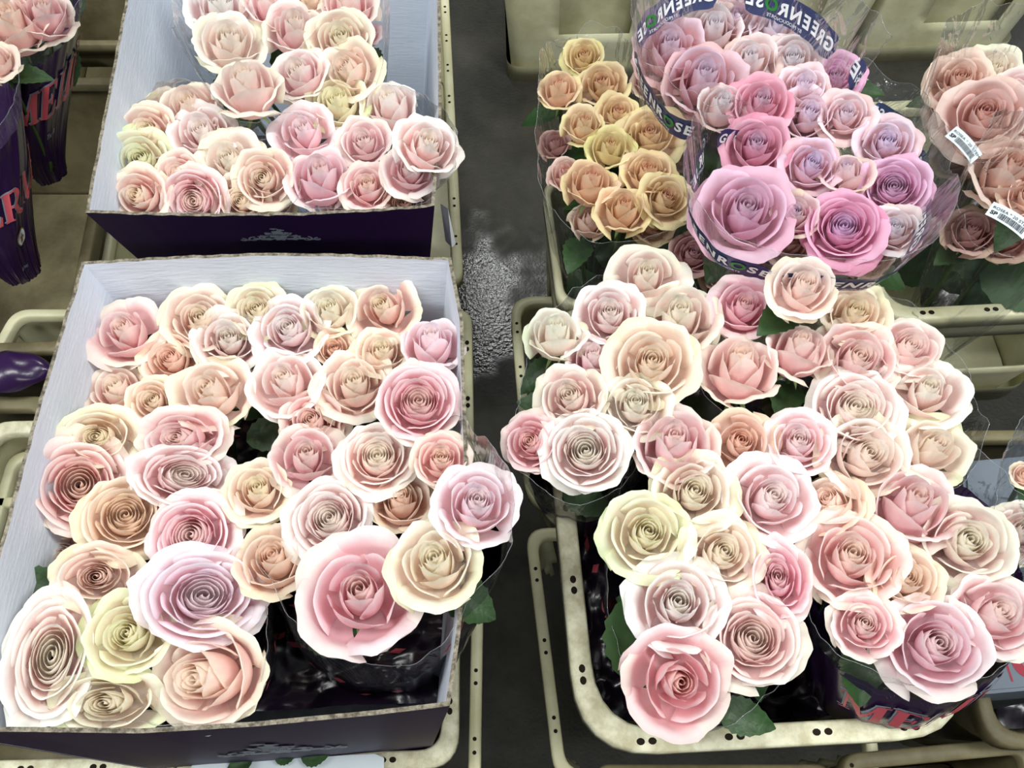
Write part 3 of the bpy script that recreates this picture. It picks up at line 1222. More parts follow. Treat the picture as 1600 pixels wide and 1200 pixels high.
bunch('ubl', "back box's left bunch", 'roses in the left bunch of the back box', 0.79, (380, 330, 0.42), [
    [(258, 172, 60, 255, 165, 'h', 'greeny', dict(dz=-.03)), (300, 168, 80, 291, 147, 'b', 'blush')],
    [(232, 207, 84, 222, 204, 'h', 'blush'), (318, 210, 92, 311, 197, 'h', 'white')],
    [(222, 250, 88, 221, 249, 'h', 'greeny'), (282, 274, 70, 274, 273, 'h', 'pink'), (360, 252, 96, 353, 240, 'c', 'cream')],
    [(217, 306, 84, 203, 308, 'h', 'pink'), (306, 314, 90, 298, 326, 'o', 'rosy', dict(dz=-.01)), (377, 316, 80, 371, 320, 'h', 'blush', dict(dz=-.02)), (413, 278, 84, 408, 280, 'h', 'blush'), (435, 316, 56, 438, 312, 'h', 'greeny', dict(dz=-.04))],
])
bunch('fb', 'front box', 'roses in the front box', 0.79, (330, 870, 0.36), [
    [(315, 500, 98, 319, 488, 'h', 'blush'), (403, 486, 82, 402, 480, 'h', 'greeny'), (517, 486, 78, 514, 470, 'b', 'cream'), (600, 484, 104, 588, 472, 'c', 'pink')],
    [(198, 520, 104, 186, 500, 'c', 'pink'), (358, 533, 94, 362, 523, 'h', 'white'), (452, 515, 100, 445, 505, 'h', 'white'), (523, 545, 56, 525, 541, 'h', 'peach', dict(dz=-.01)), (597, 550, 76, 598, 534, 'h', 'blush'), (675, 538, 86, 677, 506, 'b', 'white', dict(dz=.02))],
    [(268, 563, 84, 261, 557, 'h', 'peach', dict(dz=-.01)), (183, 612, 84, 177, 592, 'h', 'blush', dict(dz=-.02)), (332, 615, 112, 318, 598, 'c', 'cream'), (447, 600, 102, 435, 580, 'c', 'white'), (553, 604, 108, 552, 584, 'h', 'blush'), (655, 630, 114, 661, 619, 'o', 'rosy', dict(dz=.05))],
    [(240, 628, 72, 238, 626, 'h', 'cream', dict(dz=-.01)), (488, 660, 88, 483, 656, 'h', 'pink', dict(dz=-.01))],
    [(157, 683, 110, 148, 680, 'h', 'cream', dict(h=88)), (287, 685, 128, 264, 677, 'h', 'pink', dict(h=86)), (478, 716, 104, 482, 698, 'c', 'pink'), (588, 716, 108, 588, 703, 'o', 'white', dict(dz=.02)), (690, 720, 82, 695, 709, 'h', 'pink', dict(dz=.05))],
    [(125, 757, 132, 124, 750, 'o', 'pink', dict(h=140)), (287, 744, 142, 298, 735, 'o', 'white', dict(h=92)), (402, 768, 92, 399, 752, 'h', 'blush'), (627, 785, 88, 630, 766, 'h', 'peach'), (745, 790, 118, 754, 774, 'h', 'white', dict(dz=.07))],
    [(194, 808, 120, 198, 800, 'o', 'peach'), (302, 836, 122, 298, 838, 'o', 'pink'), (427, 875, 106, 417, 852, 'h', 'peach'), (514, 812, 120, 506, 804, 'o', 'white', dict(dz=.01)), (680, 882, 128, 670, 860, 'h', 'cream', dict(dz=.06))],
    [(155, 900, 116, 152, 898, 'h', 'greeny', dict(h=90)), (100, 868, 70, 95, 870, 'h', 'blush', dict(dz=-.04)), (318, 932, 168, 322, 922, 'o', 'white', dict(h=136)), (203, 990, 118, 196, 983, 'h', 'greeny'), (562, 928, 172, 558, 905, 'c', 'rosy', dict(dz=.04))],
    [(80, 1028, 112, 76, 1026, 'o', 'white', dict(h=190)), (175, 1098, 152, 158, 1102, 'h', 'greeny', dict(h=92, dz=-.02)), (328, 1056, 168, 292, 1058, 'h', 'blush', dict(h=146, dz=-.01))],
])
bunch('a', 'cream cluster beside the aisle', 'cream roses beside the aisle', 0.81, (920, 800, 0.46), [
    [(1010, 434, 106, 1011, 412, 'c', 'blush')],
    [(870, 522, 84, 872, 492, 'b', 'cream'), (953, 493, 96, 953, 483, 'h', 'white'), (1060, 498, 112, 1059, 470, 'b', 'blush')],
    [(927, 563, 76, 925, 541, 'b', 'pink', dict(dz=-.01)), (1017, 568, 128, 1015, 556, 'h', 'cream', dict(dz=.01))],
    [(893, 622, 98, 882, 610, 'h', 'blush'), (993, 635, 98, 993, 624, 'h', 'cream')],
    [(832, 692, 84, 822, 688, 'h', 'rosy', dict(dz=-.01)), (915, 704, 118, 911, 698, 'o', 'white')],
])
bunch('b', "right crate's rear cluster", 'pale roses at the rear of the lower right crate', 0.81, (1180, 820, 0.46), [
    [(1160, 480, 94, 1163, 465, 'h', 'rosy'), (1253, 450, 94, 1258, 432, 'h', 'cream', dict(dz=.05)), (1335, 490, 92, 1338, 477, 'h', 'cream')],
    [(1155, 576, 108, 1154, 534, 'b', 'pink'), (1248, 548, 92, 1256, 508, 'b', 'pink'), (1340, 563, 114, 1352, 548, 'h', 'pink'), (1417, 545, 92, 1426, 530, 'h', 'blush')],
    [(1335, 638, 124, 1338, 624, 'o', 'white'), (1448, 614, 108, 1453, 592, 'c', 'white')],
    [(1250, 692, 94, 1252, 680, 'h', 'white'), (1350, 710, 120, 1363, 703, 'h', 'cream'), (1455, 702, 110, 1474, 684, 'c', 'greeny')],
])
bunch('c', "right crate's front bunch", 'roses in the front bunch of the lower right crate', 0.81, (1060, 1010, 0.46), [
    [(1055, 694, 118, 1058, 664, 'b', 'pink'), (1155, 692, 98, 1157, 690, 'c', 'peach', dict(dz=-.01))],
    [(1083, 772, 118, 1087, 765, 'h', 'cream'), (1203, 778, 126, 1217, 764, 'h', 'white')],
    [(1010, 836, 124, 1014, 832, 'h', 'greeny'), (1128, 866, 112, 1137, 862, 'h', 'cream'), (1217, 906, 84, 1219, 896, 'h', 'pink', dict(h=120))],
    [(1058, 942, 136, 1059, 929, 'h', 'white'), (1178, 998, 138, 1183, 990, 'o', 'blush')],
    [(1056, 1064, 146, 1062, 1078, 'c', 'rosy')],
])
bunch('d', "right crate's right bunch", 'roses in the right bunch of the lower right crate', 0.81, (1290, 1015, 0.46), [
    [(1298, 788, 90, 1278, 772, 'h', 'peach', dict(dz=-.01)), (1425, 790, 124, 1442, 757, 'b', 'rosy')],
    [(1330, 874, 138, 1334, 858, 'h', 'pink'), (1415, 904, 98, 1422, 892, 'h', 'peach'), (1510, 846, 124, 1519, 838, 'h', 'blush')],
    [(1350, 978, 92, 1351, 971, 'h', 'pink'), (1460, 1006, 138, 1468, 998, 'h', 'pink'), (1552, 962, 118, 1572, 953, 'h', 'pink')],
])
bunch('x', 'clear sleeve at lower right edge', 'roses at the lower right edge', 0.76, (1610, 840, 0.42), [
    [(1602, 742, 40, 1603, 735, 'h', 'peach')],
    [(1596, 832, 84, 1600, 826, 'h', 'cream')],
])
bunch('p', 'tan bunch', 'tan roses behind the cream cluster', 0.78, (935, 490, 0.45), [
    [(912, 88, 56, 909, 80, 'h', 'straw')],
    [(873, 140, 60, 869, 121, 'b', 'tan'), (941, 133, 70, 937, 124, 'b', 'tan')],
    [(911, 195, 58, 914, 179, 'b', 'tan'), (965, 178, 62, 969, 170, 'h', 'straw'), (1017, 212, 92, 1017, 201, 'h', 'tan')],
    [(868, 225, 44, 865, 215, 'b', 'dusk', dict(dz=-.05)), (953, 232, 66, 955, 218, 'b', 'straw')],
    [(885, 272, 50, 884, 260, 'b', 'beige', dict(dz=-.04)), (924, 286, 74, 931, 262, 'b', 'tan'), (1013, 270, 76, 1013, 252, 'h', 'tan')],
    [(973, 328, 76, 975, 307, 'b', 'tan'), (1041, 311, 78, 1053, 306, 'h', 'straw')],
    [(922, 345, 56, 930, 330, 'b', 'beige', dict(dz=-.05)), (1020, 350, 60, 1020, 345, 'h', 'tan', dict(dz=-.04))],
])
bunch('l', 'rear lilac bunch', 'lilac roses in the rear banded sleeve', 0.81, (1065, 430, 0.46), [
    [(1113, 48, 84, 1112, 34, 'b', 'ice'), (1150, 28, 76, 1151, 20, 'h', 'mauve'), (1213, 50, 80, 1212, 36, 'b', 'ice')],
    [(1048, 78, 100, 1049, 60, 'b', 'lilac'), (1172, 96, 80, 1171, 82, 'b', 'ice'), (1238, 96, 82, 1236, 88, 'h', 'ice'), (1307, 120, 72, 1304, 115, 'h', 'violet')],
    [(1098, 128, 112, 1104, 108, 'b', 'lilac'), (1126, 168, 70, 1134, 153, 'b', 'ice', dict(dz=.01))],
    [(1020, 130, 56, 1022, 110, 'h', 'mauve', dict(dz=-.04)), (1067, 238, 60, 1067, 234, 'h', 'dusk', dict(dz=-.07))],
])
bunch('m', 'front lilac bunch', 'lilac roses in the front banded sleeve', 0.83, (1160, 540, 0.46), [
    [(1188, 164, 90, 1190, 150, 'h', 'hot'), (1255, 138, 74, 1256, 125, 'h', 'ice'), (1322, 182, 78, 1324, 175, 'h', 'ice')],
    [(1183, 230, 94, 1186, 220, 'h', 'hot'), (1262, 180, 78, 1264, 172, 'b', 'ice', dict(dz=-.01)), (1386, 224, 84, 1386, 215, 'h', 'ice')],
    [(1265, 260, 84, 1272, 251, 'h', 'lilac'), (1322, 272, 74, 1318, 248, 'c', 'mauve'), (1398, 292, 94, 1396, 287, 'o', 'violet')],
    [(1163, 334, 138, 1168, 318, 'h', 'violet', dict(dz=.01)), (1242, 336, 66, 1240, 328, 'b', 'mauve'), (1318, 358, 112, 1318, 351, 'o', 'hot'), (1397, 360, 76, 1393, 351, 'h', 'ice')],
    [(1232, 380, 66, 1230, 372, 'h', 'beige', dict(dz=-.05)), (1282, 392, 62, 1282, 388, 'h', 'mauve', dict(dz=-.06)), (1356, 400, 66, 1356, 395, 'h', 'beige', dict(dz=-.06))],
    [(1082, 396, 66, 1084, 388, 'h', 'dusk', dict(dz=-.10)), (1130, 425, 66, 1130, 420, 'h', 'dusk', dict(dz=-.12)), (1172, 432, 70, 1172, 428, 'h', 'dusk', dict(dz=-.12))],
])
bunch('q', 'rear barcoded bunch', 'blush roses in the rear barcoded sleeve', 0.76, (1385, 440, 0.44), [
    [(1500, 128, 88, 1496, 118, 'h', 'beige'), (1548, 112, 80, 1545, 100, 'h', 'cream', dict(dz=-.01)), (1600, 130, 50, 1603, 120, 'h', 'cream')],
    [(1488, 175, 70, 1480, 168, 'h', 'beige', dict(dz=-.02)), (1538, 180, 112, 1534, 171, 'h', 'beige', dict(dz=.02)), (1586, 152, 76, 1585, 150, 'h', 'pink')],
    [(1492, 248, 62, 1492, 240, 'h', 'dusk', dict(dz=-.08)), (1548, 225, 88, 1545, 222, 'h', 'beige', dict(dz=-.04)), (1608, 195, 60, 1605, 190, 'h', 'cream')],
])
bunch('s', 'front barcoded bunch', 'blush roses in the front barcoded sleeve', 0.76, (1440, 540, 0.42), [
    [(1574, 270, 104, 1588, 252, 'b', 'beige'), (1608, 305, 76, 1605, 300, 'h', 'peach')],
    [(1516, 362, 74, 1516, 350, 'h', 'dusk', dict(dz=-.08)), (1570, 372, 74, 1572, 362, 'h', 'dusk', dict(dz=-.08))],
])
bunch('y', 'purple sleeves at top left', 'roses in the purple sleeves at the top left', 0.74, (74, 262, 0.50), [
    [(66, 22, 78, 70, 2, 'b', 'pink'), (18, 35, 96, 18, 10, 'b', 'blush')],
    [(-6, 96, 60, -12, 85, 'h', 'peach')],
])


# extra leaves that show between the heads
def add_leaf(root, px, py, z, ang, size, kind=0, roll=0.4):
    o = bpy.data.objects.new('leaf', LEAVES[kind])
    S.collection.objects.link(o)
    o.parent = root
    mat = root.rotation_euler.to_matrix().to_4x4()
    inv = (Matrix.Translation(root.location) @ mat @ Matrix.Diagonal((*root.scale, 1))).inverted()
    d = (RIGHT * math.cos(math.radians(ang)) + UP * math.sin(math.radians(ang)))
    nn = -ray(px, py).normalized()
    d = (d - nn * d.dot(nn)).normalized()
    d = (d + nn * roll * 0.3).normalized()
    y = nn.cross(d).normalized()
    mm = Matrix((d, y, d.cross(y))).transposed().to_4x4()
    o.matrix_basis = inv @ (Matrix.Translation(P(px, py, z)) @ mm @ Matrix.Scale(size, 4))


for key, px, py, z, a, sz, k in [
    (('c', 4, 0), 985, 930, .76, -80, 1.7, 0), (('c', 4, 0), 1120, 1105, .75, -20, 1.1, 1), (('c', 3, 0), 960, 960, .74, -60, 1.2, 2),
    (('p', 6, 0), 930, 400, .62, 10, 1.6, 2), (('p', 6, 0), 1000, 385, .64, -20, 1.3, 0), (('p', 6, 1), 1050, 400, .62, 150, 1.4, 2), (('p', 6, 0), 900, 420, .58, -70, 1.4, 0), (('p', 6, 1), 990, 440, .55, 20, 1.3, 1),
    (('q', 2, 0), 1480, 330, .62, -60, 1.8, 2), (('q', 2, 0), 1500, 400, .56, 200, 1.6, 0), (('s', 1, 0), 1530, 430, .6, -10, 1.8, 2), (('s', 1, 1), 1600, 420, .58, 220, 1.8, 2), (('s', 1, 0), 1470, 450, .5, 30, 1.5, 0),
    (('s', 1, 0), 1450, 380, .52, -80, 1.6, 1), (('q', 2, 0), 1440, 300, .5, -100, 1.3, 1),
    (('fb', 7, 1), 95, 905, .77, 190, 0.8, 0), (('fb', 7, 1), 150, 945, .75, -10, 0.8, 1), (('fb', 7, 4), 480, 975, .70, -40, 0.9, 0), (('fb', 6, 2), 410, 700, .70, -60, 1.0, 1), (('fb', 4, 2), 385, 690, .72, 20, 0.9, 2),
    (('b', 1, 0), 1190, 640, .74, 20, 1.1, 1), (('b', 1, 0), 1130, 640, .7, 190, 1.1, 0), (('a', 4, 1), 880, 760, .7, -30, 1.0, 0), (('a', 3, 0), 850, 640, .74, 100, .8, 1),
    (('ubc', 1, 1), 430, 75, .75, -60, 1.0, 0), (('ubc', 1, 3), 585, 90, .74, -90, 1.0, 1),
    (('y', 0, 0), 88, 58, .66, -70, 1.1, 2), (('y', 0, 1), 40, 88, .66, -20, 1.1, 0), (('y', 1, 0), -8, 150, .64, -80, 1.3, 2), (('y', 0, 0), 92, 30, .66, 40, .9, 0), (('y', 1, 0), -10, 190, .62, 10, 1.2, 1),
]:
    if key in ROSES:
        add_leaf(ROSES[key], px, py, z, a, sz, k)


# ------------------------------------------------------------------ sleeves
def word(sl, root, parent_band, u, L_):
    "one printed word of the band"
    foot = (sl.loop[0] - sl.bc).length
    h = 0.0215
    du = L_ / sl.per
    # blue backing with rounded ends
    V, Fc = [], []
    n = 26
    for i in range(n + 1):
        x = i / n
        hh = h * 0.82 * (1 - (2 * x - 1) ** 14) ** 0.5 + 0.001
        for j in range(3):
            y = (j - 1) * hh
            V.append(sl.at(u + du * x, y / foot, 0.0008) - root.location)
    for i in range(n):
        for j in range(2):
            a = i * 3 + j
            Fc.append((a, a + 1, a + 4, a + 3))
    bd = link('printed_band', pydata('printed_band', V, Fc), M['blue_ink'], root)
    x = 0.004
    for ch, mt in (('G', 'white_ink'), ('R', 'white_ink'), ('E', 'white_ink'), ('E', 'white_ink'), ('N', 'white_ink'), ('R', 'white_ink'), ('O', 'green_ink'), ('S', 'white_ink'), ('E', 'white_ink')):
        Vv, Ff, wd = text_polys(ch, 1.0, 0.18, 0.035)
        sc = 0.0225
        o = sl.wrap('letter', (Vv, Ff, wd), M[mt], root, u + x / sl.per, 0.006 / foot, sc, 0.0018, both=True)
        o.parent = bd
        x += (wd * sc + 0.0010) * 0.98
    Vv, Ff, wd = text_polys('®', 0.5, 0, 0)
    o = sl.wrap('letter', (Vv, Ff, wd), M['white_ink'], root, u + x / sl.per, 0.008 / foot, 0.016, 0.0018)
    o.parent = bd
    Vv, Ff, wd = text_polys('BY PRODUCNORTE', 1.0, 0.18, 0)
    o = sl.wrap('small_print', (Vv, Ff, wd), M['white_ink'], root, u + 0.062 / sl.per, 0.0145 / foot, 0.0062, 0.0018, both=True)
    o.parent = bd


def banded(label, pts, bottom, rb, seed, ustart, group=None):
    sl = Sleeve(pts, bottom, rb, seed)
    r = new_sleeve(label, sl, group)
    sl.strip('film', M['film'], -0.16, 0.9, r, jag=0.06)
    n = max(1, int(sl.per / 0.158))
    L_ = sl.per / n - 0.008
    u = sl.uof(*ustart)
    for k in range(n):
        word(sl, r, None, u + k / n, min(L_, 0.152))
    return sl, r


BZ = .85
banded('clear sleeve with blue printed band around the rear lilac roses',
       [(993, 85, BZ), (1012, 145, BZ), (1050, 190, BZ), (1115, 216, BZ), (1200, 212, .77), (1290, 180, .77), (1337, 118, BZ), (1292, 66, BZ), (1238, 24, BZ), (1170, -2, BZ), (1110, -8, BZ), (1060, 5, BZ), (1018, 35, BZ)],
       (1065, 430, .45), .05, 1, (994, 90))
banded('clear sleeve with blue printed band around the front lilac roses',
       [(1078, 318, BZ), (1092, 360, BZ), (1120, 398, BZ), (1163, 420, BZ), (1213, 430, BZ), (1265, 440, BZ), (1320, 446, BZ), (1374, 436, BZ), (1416, 406, BZ), (1440, 350, BZ), (1440, 290, .76), (1420, 220, .72), (1380, 180, .68), (1300, 140, .66), (1220, 130, .66), (1150, 150, .70), (1112, 200, .76), (1090, 262, BZ)],
       (1160, 540, .45), .06, 2, (1078, 300))


def slab_word(sl, root, band, u, t, size, word_='MEIJER', shadow=True):
    x = 0
    foot = (sl.loop[0] - sl.bc).length
    for ch in word_:
        V, Fc, wd = slab(ch)
        if V:
            o1 = sl.wrap('letter_shadow', ([v + Vector((-0.05, 0.035, 0)) for v in V], Fc, wd), M['silver'], root, u + x / sl.per, t, size, 0.0022)
            o = sl.wrap('letter', (V, Fc, wd), M['pink_ink'], root, u + x / sl.per, t, size, 0.0034)
            for q in (o1, o):
                q.parent = band
        x += wd * size
    return x


def badge(sl, root, band, u, t, r):
    foot = (sl.loop[0] - sl.bc).length
    for nm, k, mt, off in (('badge_edge', 1.15, 'gold', .002), ('badge', 1.0, 'white_ink', .003), ('badge_flower', 0.5, 'gold', .004)):
        V = [Vector((0, 0, 0))]
        m = 28
        for i in range(m):
            a = 2 * math.pi * i / m
            kk = k * (1 + (0.25 * math.cos(a * 5) if nm == 'badge_flower' else 0))
            V.append(Vector((math.cos(a) * kk, math.sin(a) * kk, 0)))
        Fc = [(0, 1 + i, 1 + (i + 1) % m) for i in range(m)]
        o = sl.wrap(nm, (V, Fc, 1), M[mt], root, u, t, r, off)
        o.parent = band


# upper left purple sleeve
s1 = Sleeve([(-30, 40, .71), (-5, 90, .71), (45, 96, .71), (88, 72, .71), (116, 35, .71), (128, -10, .71), (110, -70, .71), (40, -90, .71), (-20, -40, .71)], (78, 268, .46), .030, 4)
r1 = new_sleeve('glossy purple sleeve with large pink lettering, topmost at the left edge', s1)
s1.strip('film', M['film'], -0.10, 0.05, r1)
b1 = s1.strip('printed_wrap', M['purple_film'], 0.03, 1.0, r1, nv=24, hem=False)
slab_word(s1, r1, b1, s1.uof(30, 96) - 0.028 / s1.per, 0.42, 0.056)
Vt = text_polys('The R', 1.0, .3, 0)
s1.wrap('script_print', Vt, M['silver'], r1, s1.uof(82, 76), 0.58, 0.014, .003).parent = b1
# lower left purple sleeve
s2 = Sleeve([(-190, 130, .71), (-130, 220, .71), (-60, 245, .71), (0, 226, .71), (28, 180, .71), (30, 120, .71), (-10, 70, .71), (-80, 50, .71), (-160, 70, .71)], (30, 418, .46), .035, 5)
r2 = new_sleeve('glossy purple sleeve with white round badge, lower one at the left edge', s2)
s2.strip('film', M['film'], -0.10, 0.05, r2)
b2 = s2.strip('printed_wrap', M['purple_film'], 0.03, 1.0, r2, nv=24, hem=False)
slab_word(s2, r2, b2, s2.uof(24, 190), 0.46, 0.056, 'MEIJER')
slab_word(s2, r2, b2, s2.uof(-2, 228) - 0.235 / s2.per, 0.46, 0.056, 'MEIJER')
badge(s2, r2, b2, s2.uof(14, 205), 0.62, 0.017)
s2.wrap('script_print', text_polys('Roses', 1.0, .3, 0), M['silver'], r2, s2.uof(-10, 230), 0.86, 0.016, .003).parent = b2

# front box, right bunch
s3 = Sleeve([(430, 915, .80), (452, 965, .79), (500, 1010, .78), (560, 1040, .77), (622, 1046, .77), (690, 1010, .80), (742, 935, .83), (792, 860, .86), (800, 770, .87), (760, 705, .87), (690, 660, .80), (600, 660, .74), (500, 680, .74), (420, 740, .74), (405, 840, .76)], (620, 990, .36), .10, 6)
r3 = new_sleeve('clear and dark purple sleeve around the right hand roses of the front box', s3)
s3.strip('film', M['film'], -0.04, 0.22, r3, jag=0.04)
b3 = s3.strip('printed_wrap', M['dark_film'], 0.2, 1.0, r3, nv=14, hem=False, off=-0.001)
rr = random.Random(9)


def diamonds(sl, root, band, spots, size):
    for (u, t) in spots:
        V, Fc = [], []
        Q(V, Fc, (0, -.9), (.55, 0), (0, .9), (-.55, 0), 2)
        o = sl.wrap('printed_diamond', (V, Fc, 1), M['pink_ink'], root, u, t, size, 0.002)
        o.parent = band


diamonds(s3, r3, b3, [(s3.uof(700, 1000), .07), (s3.uof(725, 960), .05), (s3.uof(520, 1020), .22), (s3.uof(560, 1040), .35), (s3.uof(620, 1046), .3), (s3.uof(470, 985), .3)], .014)
# front box, left bunch
s4 = Sleeve([(60, 960, .78), (60, 1060, .78), (110, 1120, .76), (230, 1128, .76), (340, 1128, .76), (402, 1080, .77), (420, 990, .77), (410, 900, .74), (330, 820, .70), (180, 800, .70), (80, 860, .72)], (370, 1030, .36), .08, 7)
r4 = new_sleeve('clear sleeve around the lower left roses of the front box', s4)
s4.strip('film', M['film'], -0.05, 0.3, r4, jag=0.05)
b4 = s4.strip('printed_wrap', M['dark_film'], 0.2, 1.0, r4, nv=12, hem=False, off=-0.001)
diamonds(s4, r4, b4, [(s4.uof(415, 1000), .16), (s4.uof(408, 1060), .22), (s4.uof(390, 1095), .10)], .014)
# back box, rear bunch
s5 = Sleeve([(290, 60, .80), (318, 130, .80), (372, 196, .80), (440, 215, .78), (560, 190, .76), (600, 120, .80), (598, 0, .82), (560, -80, .82), (420, -90, .82), (300, -40, .82)], (540, 400, .42), .05, 8)
r5 = new_sleeve('crinkled clear sleeve around the rear roses of the back box', s5)
s5.strip('film', M['film'], -0.08, 0.9, r5, jag=0.06)
# back box left and right bunches
s6 = Sleeve([(165, 240, .80), (165, 325, .80), (300, 332, .79), (450, 328, .79), (455, 250, .79), (400, 180, .79), (320, 130, .80), (240, 140, .80)], (380, 330, .42), .05, 9)
r6 = new_sleeve('clear sleeve around the left roses of the back box', s6)
s6.strip('film', M['film'], 0.0, 0.9, r6, jag=0.04)
s7 = Sleeve([(452, 250, .79), (470, 318, .79), (560, 326, .79), (660, 318, .80), (700, 280, .86), (718, 225, .87), (690, 165, .85), (620, 130, .82), (520, 130, .80), (450, 180, .79)], (620, 330, .42), .05, 10)
r7 = new_sleeve('clear sleeve around the right roses of the back box', s7)
s7.strip('film', M['film'], 0.02, 0.9, r7, jag=0.04)
# cream cluster by the aisle
s8 = Sleeve([(800, 650, .80), (795, 720, .80), (850, 765, .80), (930, 780, .80), (985, 740, .80), (1060, 600, .80), (1115, 530, .80), (1105, 450, .80), (1020, 390, .80), (900, 440, .80), (835, 520, .80)], (920, 800, .46), .05, 11)
r8 = new_sleeve('clear sleeve around the cream cluster beside the aisle', s8)
s8.strip('film', M['film'], 0.03, 0.4, r8, jag=0.05)
s8.strip('printed_wrap', M['dark_film'], 0.34, 1.0, r8, hem=False)  # opaque dark lower part, added to give the crate interior its shade
# rear cluster of the lower right crate
s9 = Sleeve([(1098, 470, .80), (1098, 600, .80), (1160, 660, .80), (1200, 720, .80), (1300, 755, .80), (1430, 770, .80), (1530, 740, .80), (1530, 620, .80), (1470, 510, .80), (1380, 440, .80), (1250, 410, .80), (1140, 430, .80)], (1180, 820, .46), .07, 12)
r9 = new_sleeve('clear sleeve around the rear cluster of the lower right crate', s9)
s9.strip('film', M['film'], 0.02, 0.9, r9, jag=0.05)
# front bunch
s10 = Sleeve([(945, 860, .79), (955, 960, .77), (980, 1060, .77), (1010, 1130, .77), (1110, 1140, .77), (1190, 1095, .77), (1250, 1000, .78), (1270, 850, .78), (1260, 720, .78), (1100, 650, .78), (990, 700, .78)], (1060, 1010, .46), .08, 13)
r10 = new_sleeve('clear and dark sleeve around the front bunch of the lower right crate', s10)
s10.strip('film', M['film'], 0.04, 0.35, r10, jag=0.04)
b10 = s10.strip('printed_wrap', M['dark_film'], 0.2, 1.0, r10, hem=False, off=-0.001)
diamonds(s10, r10, b10, [(s10.uof(950, 930), .4), (s10.uof(948, 890), .3), (s10.uof(946, 860), .45), (s10.uof(960, 1000), .6)], .018)
# right bunch with purple print
s11 = Sleeve([(1262, 850, .80), (1264, 930, .80), (1290, 1010, .80), (1370, 1058, .80), (1470, 1078, .80), (1550, 1048, .80), (1618, 990, .80), (1622, 850, .80), (1560, 740, .80), (1450, 700, .78), (1320, 730, .78)], (1338, 1056, .56), .060, 14)
r11 = new_sleeve('clear sleeve with purple print and pink letters around the right bunch', s11)
s11.strip('film', M['film'], -0.02, 0.2, r11, jag=0.04)
b11 = s11.strip('printed_wrap', M['purple_film'], 0.12, 0.95, r11, nv=20, hem=False)
slab_word(s11, r11, b11, s11.uof(1330, 1030), 0.44, 0.052)
# tan bunch
s12 = Sleeve([(846, 130, .78), (842, 230, .76), (850, 310, .74), (900, 372, .74), (980, 385, .75), (1075, 345, .77), (1085, 280, .78), (1060, 180, .78), (990, 90, .78), (930, 55, .78), (870, 80, .78)], (935, 490, .44), .05, 15)
r12 = new_sleeve('clear sleeve around the tan roses', s12)
s12.strip('film', M['film'], -0.04, 0.95, r12, jag=0.05)
# barcoded bunches at the right edge
s13 = Sleeve([(1452, 130, .78), (1440, 210, .74), (1460, 270, .74), (1540, 280, .74), (1620, 250, .76), (1640, 150, .78), (1600, 70, .80), (1520, 60, .80), (1470, 75, .80)], (1385, 440, .44), .04, 16)
r13 = new_sleeve('clear sleeve with a barcode tag around the rear blush roses', s13)
s13.strip('film', M['film'], -0.12, 0.95, r13, jag=0.05)
s14 = Sleeve([(1510, 260, .80), (1490, 340, .76), (1510, 400, .74), (1580, 420, .74), (1660, 400, .76), (1680, 300, .80), (1640, 220, .80), (1560, 210, .80)], (1440, 540, .42), .04, 17)
r14 = new_sleeve('clear sleeve with a barcode tag around the front blush roses', s14)
s14.strip('film', M['film'], -0.10, 0.95, r14, jag=0.05)
s15 = Sleeve([(1560, 740, .76), (1545, 840, .74), (1570, 910, .74), (1640, 920, .74), (1700, 850, .76), (1690, 720, .78), (1620, 660, .80), (1585, 680, .80)], (1560, 880, .44), .04, 18)
r15 = new_sleeve('crumpled clear sleeve around the roses at the lower right edge', s15)
s15.strip('film', M['film'], -0.12, 0.95, r15, jag=0.05)


def barcode(root, tl, tr, br, bl, z, curve=0.003):
    og = root.location
    A, B, Cc, D = [P(*p, z) for p in (tl, tr, br, bl)]
    nn = (B - A).cross(D - A).normalized()
    if nn.z < 0:
        nn = -nn

    def pt(x, y, off=0.0):
        q = (A.lerp(B, x)).lerp(D.lerp(Cc, x), y)
        return q + nn * (off + curve * 4 * x * (1 - x)) - og
    V, Fc = [], []
    n = 12
    for i in range(n + 1):
        for j in range(3):
            V.append(pt(i / n, j / 2))
    for i in range(n):
        for j in range(2):
            a = i * 3 + j
            Fc.append((a, a + 1, a + 4, a + 3))
    tg = link('barcode_tag', pydata('barcode_tag', V, Fc), M['paper'], root)
    wd = (B - A).length
    hg = (D - A).length

    def put(s, x, y, size, mat, name, bold=0):
        Vv, Ff, w_ = text_polys(s, 1.0, 0, bold)
        V2 = [pt(x + v.x * size / wd, y - v.y * size / hg, 0.0006) for v in Vv]
        o = link(name, pydata(name, V2, Ff), M[mat], root, flat=True)
        o.parent = tg
    put('ROSEA * 20 STEMS 50 CM', .05, .42, hg * .25, 'black_ink', 'tag_text')
    put('MarginPar', .12, .19, hg * .2, 'blue_ink', 'tag_text') if False else None
    put('SP', .06, .80, hg * .34, 'black_ink', 'tag_text', .03)
    V, Fc = [], []
    x = .26
    rb = random.Random(4)
    while x < .90:
        bw = rb.choice([.008, .008, .014, .02])
        o = len(V)
        for (a, b) in ((x, .50), (x + bw, .50), (x + bw, .88), (x, .88)):
            V.append(pt(a, b, 0.0006))
        Fc.append((o, o + 1, o + 2, o + 3))
        x += bw + rb.choice([.008, .012, .016])
    o = link('barcode', pydata('barcode', V, Fc), M['black_ink'], root, flat=True)
    o.parent = tg


barcode(r13, (1495, 197), (1535, 241), (1517, 256), (1476, 213), .815)
barcode(r14, (1553, 315), (1616, 352), (1598, 374), (1539, 335), .815)


